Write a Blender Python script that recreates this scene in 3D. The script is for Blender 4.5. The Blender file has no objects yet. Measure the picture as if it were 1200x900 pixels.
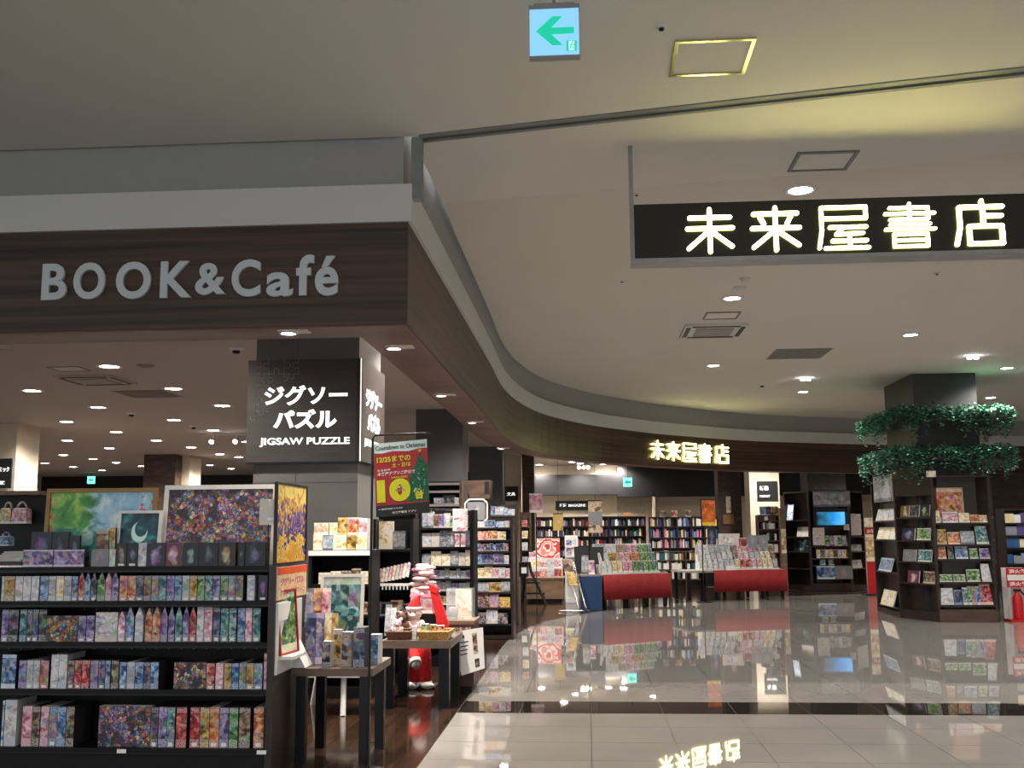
import bpy, math, random
from mathutils import Vector, Matrix
random.seed(7)
S = bpy.context.scene
COL = S.collection
# ------------------------------------------------------------------ camera
F, EYE = 1213.0, 1.51
PITCH, YAW, ROLL = math.radians(8.076), math.radians(4.099), math.radians(0.4)
_f = Vector((-math.sin(YAW)*math.cos(PITCH), math.cos(YAW)*math.cos(PITCH), math.sin(PITCH)))
_r0 = Vector((math.cos(YAW), math.sin(YAW), 0)); _u0 = _r0.cross(_f)
_r = _r0*math.cos(ROLL) - _u0*math.sin(ROLL); _u = _r0*math.sin(ROLL) + _u0*math.cos(ROLL)
cam = bpy.data.cameras.new('camera'); cam.sensor_width = 36; cam.lens = 36*F/1200; cam.clip_end = 200; cam.clip_start = 0.05
co = bpy.data.objects.new('camera', cam); COL.objects.link(co)
co.matrix_world = Matrix(((_r.x,_u.x,-_f.x,0),(_r.y,_u.y,-_f.y,0),(_r.z,_u.z,-_f.z,EYE),(0,0,0,1)))
S.camera = co
# ------------------------------------------------------------------ world and exposure
w = bpy.data.worlds.new('world'); S.world = w; w.use_nodes = True
w.node_tree.nodes['Background'].inputs[0].default_value = (0.75,0.78,0.80,1)
w.node_tree.nodes['Background'].inputs[1].default_value = 0.52
S.view_settings.view_transform = 'Standard'; S.view_settings.look = 'None'
S.view_settings.gamma = 1.0; S.view_settings.use_curve_mapping = False
S.view_settings.exposure = 1.3
LAMP_SHOP, LAMP_MALL, LAMP_SOFFIT, SIGN_GLOW = 270.0, 140.0, 28.0, 5.5
# ------------------------------------------------------------------ layout helpers (photo pixel -> place)
def ray(px, py): return _f + _r*((px-600)/F) - _u*((py-450)/F)
def atY(px, py, Y):
    d = ray(px, py)*(1.0); d = d*(Y/d.y); return Vector((d.x, Y, d.z+EYE))
def atZ(px, py, Z):
    d = ray(px, py); d = d*((Z-EYE)/d.z); return Vector((d.x, d.y, Z))
def xa(px, Y, py=640): return atY(px, py, Y).x
def za(py, Y, px=600): return atY(px, py, Y).z
# ------------------------------------------------------------------ materials
MATS = {}
def _new(name):
    m = bpy.data.materials.new(name); m.use_nodes = True
    nt = m.node_tree; b = nt.nodes['Principled BSDF']; return m, nt, b
def srgb(c):
    if isinstance(c, str):
        c = c.lstrip('#'); c = [int(c[i:i+2],16)/255 for i in (0,2,4)]
    return tuple(((x/12.92) if x <= .04045 else ((x+.055)/1.055)**2.4) for x in c)
def N(nt, t, **kw):
    n = nt.nodes.new(t)
    for k, v in kw.items(): setattr(n, k, v)
    return n
def mixc(nt, fac, a, b, mode='MIX'):
    m = N(nt, 'ShaderNodeMix', data_type='RGBA', blend_type=mode)
    for s, v in ((m.inputs[0], fac), (m.inputs[6], a), (m.inputs[7], b)):
        if hasattr(v, 'links'): nt.links.new(v, s)
        elif isinstance(v, (int, float)): s.default_value = v
        else: s.default_value = (*v[:3], 1)
    return m.outputs[2]
def math_(nt, op, a, b=0.0):
    m = N(nt, 'ShaderNodeMath', operation=op)
    for s, v in ((m.inputs[0], a), (m.inputs[1], b)):
        if hasattr(v, 'links'): nt.links.new(v, s)
        else: s.default_value = v
    return m.outputs[0]
def ramp(nt, fac, stops, interp='LINEAR'):
    r = N(nt, 'ShaderNodeValToRGB'); r.color_ramp.interpolation = interp
    e = r.color_ramp.elements
    while len(e) < len(stops): e.new(0.5)
    for i, (p, c) in enumerate(stops):
        e[i].position = p; e[i].color = (*c[:3], 1)
    nt.links.new(fac, r.inputs[0]); return r.outputs[0]
def plain(name, col, rough=0.5, metal=0.0, spec=0.5, var=0.06, scale=8.0, bump=0.0, coat=0.0):
    if name in MATS: return MATS[name]
    m, nt, b = _new(name); c = srgb(col)
    tc = N(nt, 'ShaderNodeTexCoord'); nz = N(nt, 'ShaderNodeTexNoise'); nz.inputs['Scale'].default_value = scale; nz.inputs['Detail'].default_value = 4
    nt.links.new(tc.outputs['Object'], nz.inputs['Vector'])
    lo = tuple(x*(1-var*1.6) for x in c); hi = tuple(min(1, x*(1+var*1.6)) for x in c)
    nt.links.new(ramp(nt, nz.outputs['Fac'], [(.3, lo), (.7, hi)]), b.inputs['Base Color'])
    b.inputs['Roughness'].default_value = rough; b.inputs['Metallic'].default_value = metal
    b.inputs['Specular IOR Level'].default_value = spec; b.inputs['Coat Weight'].default_value = coat
    if bump:
        bp = N(nt, 'ShaderNodeBump'); bp.inputs['Strength'].default_value = bump; bp.inputs['Distance'].default_value = .01
        nt.links.new(nz.outputs['Fac'], bp.inputs['Height']); nt.links.new(bp.outputs[0], b.inputs['Normal'])
    MATS[name] = m; return m
def wood(name, c1, c2, scale=(1, 14, 14), rough=0.35, spec=0.5, rnd=0.0):
    if name in MATS: return MATS[name]
    m, nt, b = _new(name)
    tc = N(nt, 'ShaderNodeTexCoord'); mp = N(nt, 'ShaderNodeMapping'); mp.inputs['Scale'].default_value = scale
    oi = N(nt, 'ShaderNodeObjectInfo')
    vm = N(nt, 'ShaderNodeVectorMath', operation='ADD'); mul = math_(nt, 'MULTIPLY', oi.outputs['Random'], 30.0)
    cb = N(nt, 'ShaderNodeCombineXYZ'); nt.links.new(mul, cb.inputs[0]); nt.links.new(mul, cb.inputs[2])
    nt.links.new(tc.outputs['Object'], vm.inputs[0]); nt.links.new(cb.outputs[0], vm.inputs[1]); nt.links.new(vm.outputs[0], mp.inputs['Vector'])
    nz = N(nt, 'ShaderNodeTexNoise'); nz.inputs['Scale'].default_value = 1.6; nz.inputs['Detail'].default_value = 6; nz.inputs['Distortion'].default_value = .4
    nt.links.new(mp.outputs[0], nz.inputs['Vector'])
    col = ramp(nt, nz.outputs['Fac'], [(.3, srgb(c1)), (.7, srgb(c2))])
    if rnd:
        k = math_(nt, 'ADD', math_(nt, 'MULTIPLY', oi.outputs['Random'], rnd), 1-rnd/2)
        hv = N(nt, 'ShaderNodeHueSaturation'); nt.links.new(k, hv.inputs['Value']); nt.links.new(col, hv.inputs['Color']); col = hv.outputs[0]
    nt.links.new(col, b.inputs['Base Color']); b.inputs['Roughness'].default_value = rough; b.inputs['Specular IOR Level'].default_value = spec
    MATS[name] = m; return m
def emit(name, col, strength):
    if name in MATS: return MATS[name]
    m, nt, b = _new(name); b.inputs['Base Color'].default_value = (*srgb(col), 1)
    b.inputs['Emission Color'].default_value = (*srgb(col), 1); b.inputs['Emission Strength'].default_value = strength
    MATS[name] = m; return m
PAL = {
 'white':  ['#e8e6e4','#c9ccd6','#f4f2ef','#9aa3b8','#d8c8b8'], 'grey': ['#8f959f','#b9bdc4','#6b7280','#d2d4d8','#4d5360'],
 'violet': ['#5b4a86','#8d79b6','#c3b2d8','#35305e','#e0d0e6'], 'navy': ['#1c2546','#2d3c70','#56679a','#0f1530','#8fa0c6'],
 'blue':   ['#2f5f9c','#6f9fd0','#c5d9ea','#1e3a6a','#e4edf2'], 'teal': ['#1d5a66','#3f8f96','#9ecfcb','#0e333c','#e1ece0'],
 'green':  ['#2f6b3a','#6fa657','#c8d99a','#1b4025','#e8ecd0'], 'gold': ['#8f6b26','#c9a24a','#ead79a','#4a3512','#d8b978'],
 'orange': ['#b8562c','#e08a4a','#f2c48e','#6e2d18','#f4e2c6'], 'red':  ['#9c1f24','#cf3a3a','#e98d80','#5a1216','#f2d6cc'],
 'pink':   ['#d88aa6','#efb9c8','#f7dfe4','#a8506e','#ffffff'], 'cream':['#e9d9a8','#f3e8c8','#d9b96a','#b98a4e','#fbf6e6'],
 'black':  ['#15151b','#2a2a34','#4a4a58','#0a0a0e','#8a8a96'], 'brown':['#4a3226','#7a5a42','#b09070','#2a1b14','#d8c4a8'],
 'multi':  ['#b84a3a','#3a6fa8','#e2c15a','#3f8f5a','#d9a6b8']}
def art(col, style='cover', sc=9.0):
    key = f'{style}_{col}_{sc:g}'
    if key in MATS: return MATS[key]
    m, nt, b = _new(key); p = [srgb(c) for c in PAL[col]]
    tc = N(nt, 'ShaderNodeTexCoord'); oi = N(nt, 'ShaderNodeObjectInfo')
    off = math_(nt, 'MULTIPLY', oi.outputs['Random'], 43.0)
    cb = N(nt, 'ShaderNodeCombineXYZ')
    for i in range(3): nt.links.new(off, cb.inputs[i])
    vm = N(nt, 'ShaderNodeVectorMath', operation='ADD'); nt.links.new(tc.outputs['Object'], vm.inputs[0]); nt.links.new(cb.outputs[0], vm.inputs[1])
    v = vm.outputs[0]
    nz = N(nt, 'ShaderNodeTexNoise'); nz.inputs['Scale'].default_value = sc; nz.inputs['Detail'].default_value = 3; nz.inputs['Distortion'].default_value = 1.2; nt.links.new(v, nz.inputs['Vector'])
    vo = N(nt, 'ShaderNodeTexVoronoi'); vo.inputs['Scale'].default_value = sc*2.6; nt.links.new(v, vo.inputs['Vector'])
    gen = N(nt, 'ShaderNodeSeparateXYZ'); nt.links.new(tc.outputs['Generated'], gen.inputs[0])
    acc = N(nt, 'ShaderNodeHueSaturation'); acc.inputs['Saturation'].default_value = .8; acc.inputs['Value'].default_value = .6
    v3 = N(nt, 'ShaderNodeTexVoronoi'); v3.inputs['Scale'].default_value = sc*1.5; nt.links.new(v, v3.inputs['Vector']); nt.links.new(v3.outputs['Color'], acc.inputs['Color'])
    base = ramp(nt, nz.outputs['Fac'], [(.28, tuple(x*.35 for x in p[3])), (.43, p[3]), (.5, p[0]), (.58, p[1]), (.72, p[4])])
    n3 = N(nt, 'ShaderNodeTexNoise'); n3.inputs['Scale'].default_value = sc*.9; n3.inputs['Detail'].default_value = 2; nt.links.new(v, n3.inputs['Vector'])
    base = mixc(nt, ramp(nt, n3.outputs['Fac'], [(.5, (0,0,0)), (.6, (.75,.75,.75))]), base, acc.outputs[0])
    cell = ramp(nt, math_(nt, 'FRACT', math_(nt, 'MULTIPLY', vo.outputs['Color'], 3.7)), [(0, p[3]), (.25, p[0]), (.5, p[1]), (.7, p[2]), (.9, p[4])], 'CONSTANT')
    if style == 'collage':
        hue = [srgb(c) for c in ('#7a1f1c','#1d3f7a','#c9a24a','#2f6b4a','#d8c9a8','#2a2240','#b8562c','#5a8fb8','#c97f8c')]
        cellc = ramp(nt, math_(nt, 'FRACT', math_(nt, 'MULTIPLY', vo.outputs['Color'], 5.3)), [(k/9, c) for k, c in enumerate(hue)], 'CONSTANT')
        hs = N(nt, 'ShaderNodeHueSaturation'); nt.links.new(cellc, hs.inputs['Color'])
        ve = N(nt, 'ShaderNodeTexVoronoi', feature='DISTANCE_TO_EDGE'); ve.inputs['Scale'].default_value = sc*2.6; nt.links.new(v, ve.inputs['Vector'])
        colr = mixc(nt, ramp(nt, nz.outputs['Fac'], [(.42, (0,0,0)), (.62, (1,1,1))]), hs.outputs[0], base); colr = mixc(nt, ramp(nt, n3.outputs['Fac'], [(.38, (.85,.85,.85)), (.5, (0,0,0))]), colr, (.015,.018,.04))
        colr = mixc(nt, ramp(nt, ve.outputs['Distance'], [(.02, (1,1,1)), (.09, (0,0,0))]), colr, (.01,.01,.015))
    elif style == 'spine':
        z = gen.outputs[2]
        colr = mixc(nt, .35, base, cell)
        body = ramp(nt, z, [(0, (1,1,1)), (.20, (0,0,0)), (.86, (1,1,1)), (.97, (.3,.3,.3))], 'CONSTANT')
        pr = N(nt, 'ShaderNodeTexNoise'); pr.inputs['Scale'].default_value = 160; nt.links.new(v, pr.inputs['Vector'])
        band = mixc(nt, ramp(nt, pr.outputs['Fac'], [(.5, (0,0,0)), (.56, (1,1,1))]), mixc(nt, .6, p[1], (.55,.56,.6)), mixc(nt, .5, p[1], p[3]))
        colr = mixc(nt, body, colr, band)
    elif style == 'figure':
        # dark card with a soft pale motif near the middle
        dx = math_(nt, 'MULTIPLY', math_(nt, 'SUBTRACT', gen.outputs[0], .5), 1.15); dz = math_(nt, 'MULTIPLY', math_(nt, 'SUBTRACT', gen.outputs[2], .45), .85)
        rr = math_(nt, 'SQRT', math_(nt, 'ADD', math_(nt, 'MULTIPLY', dx, dx), math_(nt, 'MULTIPLY', dz, dz)))
        rr = math_(nt, 'ADD', rr, math_(nt, 'MULTIPLY', math_(nt, 'SUBTRACT', n3.outputs['Fac'], .5), .9))
        mk = ramp(nt, rr, [(.12, (1,1,1)), (.34, (0,0,0))])
        lift = mixc(nt, ramp(nt, nz.outputs['Fac'], [(.4, (0,0,0)), (.65, (1,1,1))]), p[0], p[2])
        colr = mixc(nt, mk, mixc(nt, .3, (.012,.012,.02), p[3]), mixc(nt, .35, lift, acc.outputs[0]))
    elif style == 'print':
        # pale sheet with rows of small print and a picture patch
        br = N(nt, 'ShaderNodeTexBrick'); br.inputs['Scale'].default_value = 26; br.inputs['Mortar Size'].default_value = .035
        br.inputs['Color1'].default_value = (*p[1], 1); br.inputs['Color2'].default_value = (*p[4], 1); br.inputs['Mortar'].default_value = (*p[4], 1)
        mp = N(nt, 'ShaderNodeMapping'); mp.inputs['Rotation'].default_value = (math.pi/2, 0, 0); nt.links.new(v, mp.inputs[0]); nt.links.new(mp.outputs[0], br.inputs['Vector'])
        colr = mixc(nt, ramp(nt, nz.outputs['Fac'], [(.5, (0,0,0)), (.58, (.85,.85,.85))]), br.outputs['Color'], cell)
    else:
        colr = mixc(nt, .38, base, cell)
        colr = mixc(nt, ramp(nt, gen.outputs[2], [(0, (.75,.75,.75)), (.13, (0,0,0)), (.9, (.55,.55,.55))], 'CONSTANT'), colr, p[4])
    nt.links.new(colr, b.inputs['Base Color']); b.inputs['Roughness'].default_value = .32
    MATS[key] = m; return m
# ------------------------------------------------------------------ mesh helpers
class MB:
    def __init__(s): s.v, s.f, s.m, s.mi, s.sm = [], [], [], 0, []
    def add(s, vs, fs, mi=None, smooth=False):
        o = len(s.v); s.v += [Vector(p) for p in vs]; s.f += [tuple(i+o for i in f) for f in fs]
        s.m += [s.mi if mi is None else mi]*len(fs); s.sm += [smooth]*len(fs); return s
    def box(s, x0, x1, y0, y1, z0, z1, mi=None, front=None, M=None):
        vs = [Vector(p) for p in ((x0,y0,z0),(x1,y0,z0),(x1,y1,z0),(x0,y1,z0),(x0,y0,z1),(x1,y0,z1),(x1,y1,z1),(x0,y1,z1))]
        if M: vs = [M @ p for p in vs]
        s.add(vs, [(0,3,2,1),(4,5,6,7),(0,1,5,4),(1,2,6,5),(2,3,7,6),(3,0,4,7)], mi)
        if front is not None: s.m[-4] = front
        return s
    def cyl(s, p0, p1, r0, r1=None, n=12, cap=True, mi=None, smooth=True):
        p0, p1 = Vector(p0), Vector(p1); r1 = r0 if r1 is None else r1
        d = (p1-p0).normalized(); a = d.orthogonal().normalized(); b = d.cross(a)
        vs = []
        for p, r in ((p0, r0), (p1, r1)):
            vs += [p + (a*math.cos(2*math.pi*k/n) + b*math.sin(2*math.pi*k/n))*r for k in range(n)]
        s.add(vs, [(k, (k+1) % n, n+(k+1) % n, n+k) for k in range(n)], mi, smooth)
        if cap: s.add(vs, [tuple(range(n))[::-1], tuple(range(n, 2*n))], mi)
        return s
    def tube(s, pts, r, n=8, mi=None):
        for a, b in zip(pts[:-1], pts[1:]): s.cyl(a, b, r, n=n, mi=mi)
        return s
    def lathe(s, prof, c=(0,0,0), n=16, mi=None, axis='z'):
        c = Vector(c); vs = []
        for r, z in prof:
            for k in range(n):
                t = 2*math.pi*k/n
                vs.append(c + Vector((r*math.cos(t), r*math.sin(t), z)))
        fs = [(i*n+k, i*n+(k+1) % n, (i+1)*n+(k+1) % n, (i+1)*n+k) for i in range(len(prof)-1) for k in range(n)]
        s.add(vs, fs, mi, True); return s
    def ball(s, c, r, n=12, k=8, sc=(1,1,1), mi=None, M=None):
        c = Vector(c); vs = []
        for i in range(k+1):
            a = math.pi*i/k
            for j in range(n):
                t = 2*math.pi*j/n
                p = Vector((r*sc[0]*math.sin(a)*math.cos(t), r*sc[1]*math.sin(a)*math.sin(t), r*sc[2]*math.cos(a)))
                vs.append(c + (M @ p if M else p))
        s.add(vs, [(i*n+j, (i+1)*n+j, (i+1)*n+(j+1) % n, i*n+(j+1) % n) for i in range(k) for j in range(n)], mi, True); return s
    def quad(s, a, b, c, d, mi=None): return s.add([a,b,c,d], [(0,1,2,3)], mi)
    def prism(s, poly, y0, y1, mi=None, front=None, plane='xz'):
        n = len(poly)
        P = (lambda a, b, t: (a, t, b)) if plane == 'xz' else ((lambda a, b, t: (a, b, t)) if plane == 'xy' else (lambda a, b, t: (t, a, b)))
        vs = [P(a, b, y0) for a, b in poly] + [P(a, b, y1) for a, b in poly]
        s.add(vs, [tuple(range(n)), tuple(range(n, 2*n))[::-1]] + [(k, n+k, n+(k+1) % n, (k+1) % n) for k in range(n)], mi)
        if front is not None: s.m[-(n+2)] = front
        return s
    def build(s, name, mats, parent=None, local=False, xf=None):
        me = bpy.data.meshes.new(name)
        vs = s.v
        if parent is None and not local:
            lo = Vector((min(p.x for p in vs), min(p.y for p in vs), min(p.z for p in vs))); hi = Vector((max(p.x for p in vs), max(p.y for p in vs), max(p.z for p in vs)))
            org = Vector(((lo.x+hi.x)/2, (lo.y+hi.y)/2, lo.z))
        elif local: org = Vector((0,0,0))
        else:
            org = Vector(parent.get('_org', (0,0,0)))
        me.from_pydata([p-org for p in vs], [], s.f)
        for mm in (mats if isinstance(mats, (list, tuple)) else [mats]): me.materials.append(mm)
        me.polygons.foreach_set('material_index', s.m); me.polygons.foreach_set('use_smooth', s.sm)
        me.update()
        o = bpy.data.objects.new(name, me); COL.objects.link(o)
        o['_org'] = tuple(org)
        if parent is not None: o.parent = parent
        else: o.location = org
        return o
def tag(o, label=None, cat=None, group=None, kind=None):
    for k, v in (('label', label), ('category', cat), ('group', group), ('kind', kind)):
        if v: o[k] = v
    return o
def thing(name, label, cat, loc=(0,0,0), rz=0, group=None):
    o = bpy.data.objects.new(name, None); COL.objects.link(o); o.location = loc; o.rotation_euler = (0,0,rz)
    o.empty_display_size = .1
    o['_org'] = (0,0,0) if rz else tuple(loc)
    return tag(o, label, cat, group)
def struct(name, mb, mat, parent=None):
    o = mb.build(name, mat, parent)
    if parent is None: o['kind'] = 'structure'
    return o
def move_to(o, M):
    o.matrix_local = M
_tx = {}
def text_geo(s, bold=0.0):
    """outline triangles of a line of lettering, scaled to a unit box; returns verts(2d), faces, aspect"""
    if (s, bold) in _tx: return _tx[(s, bold)]
    cu = bpy.data.curves.new('t', 'FONT'); cu.body = s; cu.size = 1; cu.offset = bold; cu.resolution_u = 5
    ob = bpy.data.objects.new('t', cu); COL.objects.link(ob)
    dg = bpy.context.evaluated_depsgraph_get(); me = ob.evaluated_get(dg).to_mesh()
    vs = [(v.co.x, v.co.y) for v in me.vertices]; fs = [tuple(p.vertices) for p in me.polygons]
    bpy.data.objects.remove(ob); bpy.data.curves.remove(cu)
    x0 = min(v[0] for v in vs); x1 = max(v[0] for v in vs); y0 = min(v[1] for v in vs); y1 = max(v[1] for v in vs)
    r = ([((a-x0)/(x1-x0), (b-y0)/max(1e-6, y1-y0)) for a, b in vs], fs, (x1-x0)/max(1e-6, y1-y0))
    _tx[(s, bold)] = r; return r
def lettering(mb, s, o, u, v, bold=0.02, mi=None, off=.002, rot=0):
    """flat lettering: corner o, u and v the full width and height vectors"""
    o, u, v = Vector(o), Vector(u), Vector(v); n = u.cross(v).normalized()*off
    vs, fs, _ = text_geo(s, bold)
    mb.add([o + u*a + v*b + n for a, b in vs], fs, mi); return mb
def lettering3(mb, s, o, u, v, depth, bold=0.02, mi=None):
    """solid lettering: front face plus side walls and back"""
    o, u, v = Vector(o), Vector(u), Vector(v); n = u.cross(v).normalized()*depth
    vs, fs, _ = text_geo(s, bold); k = len(vs)
    P = [o + u*a + v*b for a, b in vs]
    cnt = {}
    for f in fs:
        for a, b in zip(f, f[1:]+f[:1]): cnt[(a, b)] = 1
    side = [(a, b) for (a, b) in cnt if (b, a) not in cnt]
    mb.add([p+n for p in P] + P, list(fs) + [(a, a+k, b+k, b)[::1] for a, b in side], mi); return mb
# ================================================================== STRUCTURE
HF, ZW0, ZW1, ZC, ZS = 2.83, 3.50, 3.75, 4.08, 3.80     # fascia bottom, white ledge, mall ceiling, shop ceiling
_ctrl = [(-1.14,12.5),(-1.15,14.4),(-1.03,16.1),(-.68,17.95),(.13,19.85),(.91,21.0),(1.67,21.95),(3.57,23.75),(5.4,24.75),(7.25,25.5),(10.5,26.35),(14.5,27.0)]
def catmull(p, n=5):
    out = []
    q = [p[0]] + list(p) + [p[-1]]
    for i in range(1, len(q)-2):
        a, b, c, d = [Vector(x) for x in q[i-1:i+3]]
        for k in range(n):
            t = k/n
            out.append(.5*((2*b) + (c-a)*t + (2*a-5*b+4*c-d)*t*t + (3*b-a-3*c+d)*t**3))
    out.append(Vector(p[-1])); return out
PATH = [Vector((-9,6.44)), Vector((-1.13,6.44))] + [Vector((-1.13-.001*k, 6.44+k*1.2)) for k in range(1,5)] + catmull(_ctrl)
def offset(path, d):
    out = []
    for i, p in enumerate(path):
        ns = []
        if i: e = (p-path[i-1]).normalized(); ns.append(Vector((-e.y, e.x)))
        if i < len(path)-1: e = (path[i+1]-p).normalized(); ns.append(Vector((-e.y, e.x)))
        n = sum(ns, Vector((0,0)))/len(ns); n = n/max(.3, n.length_squared); out.append(p+n*d)
    return out
def ribbon(a, b, z0, z1):
    mb = MB(); n = len(a)
    vs = []
    for p, q in zip(a, b): vs += [(p.x,p.y,z0),(p.x,p.y,z1),(q.x,q.y,z1),(q.x,q.y,z0)]
    fs = []
    for i in range(n-1):
        for k in range(4): fs.append((i*4+k, i*4+(k+1) % 4, i*4+4+(k+1) % 4, i*4+4+k)[::-1])
    fs += [(0,1,2,3), tuple((n-1)*4+k for k in (3,2,1,0))]
    mb.add(vs, fs); return mb
m_ceil = plain('ceiling_paint', '#d3cfc7', .85, var=.015, scale=.6)
m_ceil_far = plain('far_ceiling_shade_tint', '#cfc9c0', .85, var=.015, scale=.6)  # ceiling paint tinted darker and pinker, imitating the different light beyond the step
m_ceil_shop = plain('shop_ceiling_paint', '#b3a9a2', .85, var=.015, scale=.6)
m_white = plain('ledge_paint', '#c9c9c6', .7, var=.015, scale=.8)
m_fascia = wood('fascia_wood', '#221611', '#5a4133', (.25,.25,15), .42)
m_soffit = wood('fascia_wood_floor_lit', '#4a2e26', '#75503f', (.35,1.5,3), .45)  # same wood as the fascia, reddened to imitate light bounced off the floor
m_dark = plain('dark_wall_paint', '#17161a', .6)
m_grey = plain('pillar_grey', '#5f5d5b', .55, var=.03)
m_dgrey = plain('pillar_dark_grey', '#4a494c', .5, var=.03)
m_cream = plain('cream_wall', '#d9cdb8', .7, var=.02)
m_black = plain('black_laminate', '#08080a', .5, var=.1, spec=.3)
m_metal = plain('black_metal', '#121214', .3, metal=.3)
m_alu = plain('brushed_aluminium', '#a7a9ac', .28, metal=.9)
m_brown = wood('brown_laminate', '#3a2a21', '#5b4334', (2,2,9), .4)
m_tan = wood('tan_laminate', '#6b5340', '#8c7157', (2,2,9), .42)
m_dbrown = wood('dark_brown_laminate', '#1d1512', '#32251f', (2,2,9), .35)
m_paper = plain('white_paper', '#e8e6e2', .6, var=.02)
m_whitep = plain('white_plastic', '#d8d8d6', .4, var=.02)
# floors
m_tile = plain('porcelain_tile_lit', '#9a958f', .02, spec=.85, var=.035, scale=2.2)  # same tile as the far floor, lightened to imitate stronger light up close
m_band = plain('dark_porcelain_tile', '#2c2724', .025, spec=.8, var=.05, scale=3)
m_grout = plain('grout', '#3f3b38', .5)
def far_tile():
    m, nt, b = _new('porcelain_floor'); tc = N(nt, 'ShaderNodeTexCoord')
    geo = N(nt, 'ShaderNodeNewGeometry')
    br = N(nt, 'ShaderNodeTexBrick'); br.offset = 0; br.inputs['Scale'].default_value = 1
    mp = N(nt, 'ShaderNodeMapping'); mp.inputs['Location'].default_value = (0,-8.95,0); mp.vector_type = 'POINT'
    nt.links.new(geo.outputs['Position'], mp.inputs[0]); nt.links.new(mp.outputs[0], br.inputs['Vector'])
    br.inputs['Brick Width'].default_value = .6; br.inputs['Row Height'].default_value = .6; br.inputs['Mortar Size'].default_value = .004
    c = srgb('#87837f'); br.inputs['Color1'].default_value = (*c, 1); br.inputs['Color2'].default_value = (*[x*.94 for x in c], 1); br.inputs['Mortar'].default_value = (*srgb('#3a3633'), 1)  # darker than the near tiles, whose lighter colour imitates stronger light
    nt.links.new(br.outputs['Color'], b.inputs['Base Color']); b.inputs['Roughness'].default_value = .022; b.inputs['Specular IOR Level'].default_value = .85
    nz = N(nt, 'ShaderNodeTexNoise'); nz.inputs['Scale'].default_value = 1.3; nt.links.new(geo.outputs['Position'], nz.inputs['Vector'])
    bp = N(nt, 'ShaderNodeBump'); bp.inputs['Strength'].default_value = .016; bp.inputs['Distance'].default_value = .02
    nt.links.new(nz.outputs['Fac'], bp.inputs['Height']); nt.links.new(bp.outputs[0], b.inputs['Normal'])
    return m
FP = [Vector((-1.13,-4.0))] + [p for p in PATH[1:]]
mall_poly = [(p.x, p.y) for p in FP] + [(14.5,-4.0)]
floor = struct('floor', MB().prism(mall_poly, -.12, -.004, plane='xy'), far_tile())
shop_poly = [(p.x, p.y) for p in FP][::-1] + [(-22,-4.0), (-22,46), (14.5,46)]
m_wfloor = wood('shop_floor_wood', '#1c1410', '#36271d', (9,.7,9), .10, .6)
m_plank = wood('shop_floor_plank', '#1e1510', '#3f2d21', (9,.7,9), .09, .6, rnd=.5)
floor_shop = struct('floor_shop', MB().prism(shop_poly[::-1], -.12, -.006, plane='xy'), m_wfloor)
MB().box(-1.127,6.6,6.55,10.75,-.0038,-.0025).build('grout_bed', m_grout, floor)
for j in range(7):
    y0 = 6.55 + .6*j
    for i in range(-2, 11):
        x0 = -1.128 if i == -2 else .6*i
        x1 = .6*(i+1)
        # only those the photograph shows
        px = 689 + (x0/y0)*F
        if px > 1330: continue
        g = .003
        mb = MB(); mb.box(x0+g, x1-g, y0+g, y0+.6-g, -.012, 0)
        o = mb.build('floor_tile', m_band if j == 4 else m_tile, floor)
for i in range(10):
    x1 = -1.132 - .15*i; x0 = x1-.15
    yy = 6.5 + (i*7 % 5)*.21 - .8
    while yy < 11.3:
        a, b = max(yy, 6.0), min(yy+.9, 11.3)
        if b > a+.05: MB().box(x0+.001, x1-.001, a+.001, b-.001, -.010, 0).build('floor_plank', m_plank, floor_shop)
        yy += .9
# ceilings
STEP = [(-1.10,7.85), (.37,7.61), (1.96,7.38), (3.04,7.08), (6.5,6.2), (14.5,4.0)]
def seam(x, o): return (x, 6.487-.1955*(x+1.06)+o)
c1 = [(-9,-4), (14.5,-4), seam(14.5,-.075), seam(-1.06,-.075), (-1.06,6.40), (-9,6.44)]
struct('ceiling', MB().prism([(-9,-4), (14.5,-4), seam(14.5,-.075), seam(-1.06,-.075), (-1.06,6.44), (-9,6.44)], ZC, ZC+.2, plane='xy'), m_ceil)
mid = [seam(-1.11,.065), seam(2.53,.065), seam(14.5,.065)] + STEP[::-1]
struct('ceiling_middle', MB().prism(mid, ZC, ZC+.05, plane='xy'), m_ceil)
far = STEP + [(p.x, p.y) for p in PATH[::-1] if p.y > 7.9]
struct('ceiling_far', MB().prism(far, ZC+.045, ZC+.2, plane='xy'), m_ceil_far)
tr = thing('trim_1', None, None, (-1.06,6.5,ZC)); tr['kind'] = 'structure'
def bar(o0, o1, z0, z1, nm, m): MB().prism([seam(-1.06,o0), seam(14.5,o0), seam(14.5,o1), seam(-1.06,o1)], z0, z1, plane='xy').build(nm, m, tr)
bar(-.075, .065, ZC+.004, ZC+.03, 'slot_back', plain('slot_grey', '#565857', .6))
bar(-.074, -.022, ZC-.006, ZC+.004, 'slot_rail', plain('rail_grey', '#777978', .5, metal=.2)); bar(.03, .064, ZC-.006, ZC+.004, 'slot_rail', MATS['rail_grey'])
MB().box(-1.115,-1.045,6.45,6.53,3.66,ZC).build('guide_post', plain('guide_grey', '#8a908f', .4, metal=.5), tr)
inner = offset(PATH, .38)
shop_c = [(p.x, p.y) for p in inner][::-1] + [(-9,7), (-22,7), (-22,46), (14.5,46)]
struct('ceiling_shop', MB().prism([(p.x, p.y) for p in inner] + [(14.5,46), (-22,46), (-22,6.82)], ZS, ZS+.15, plane='xy'), m_ceil_shop)
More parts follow.
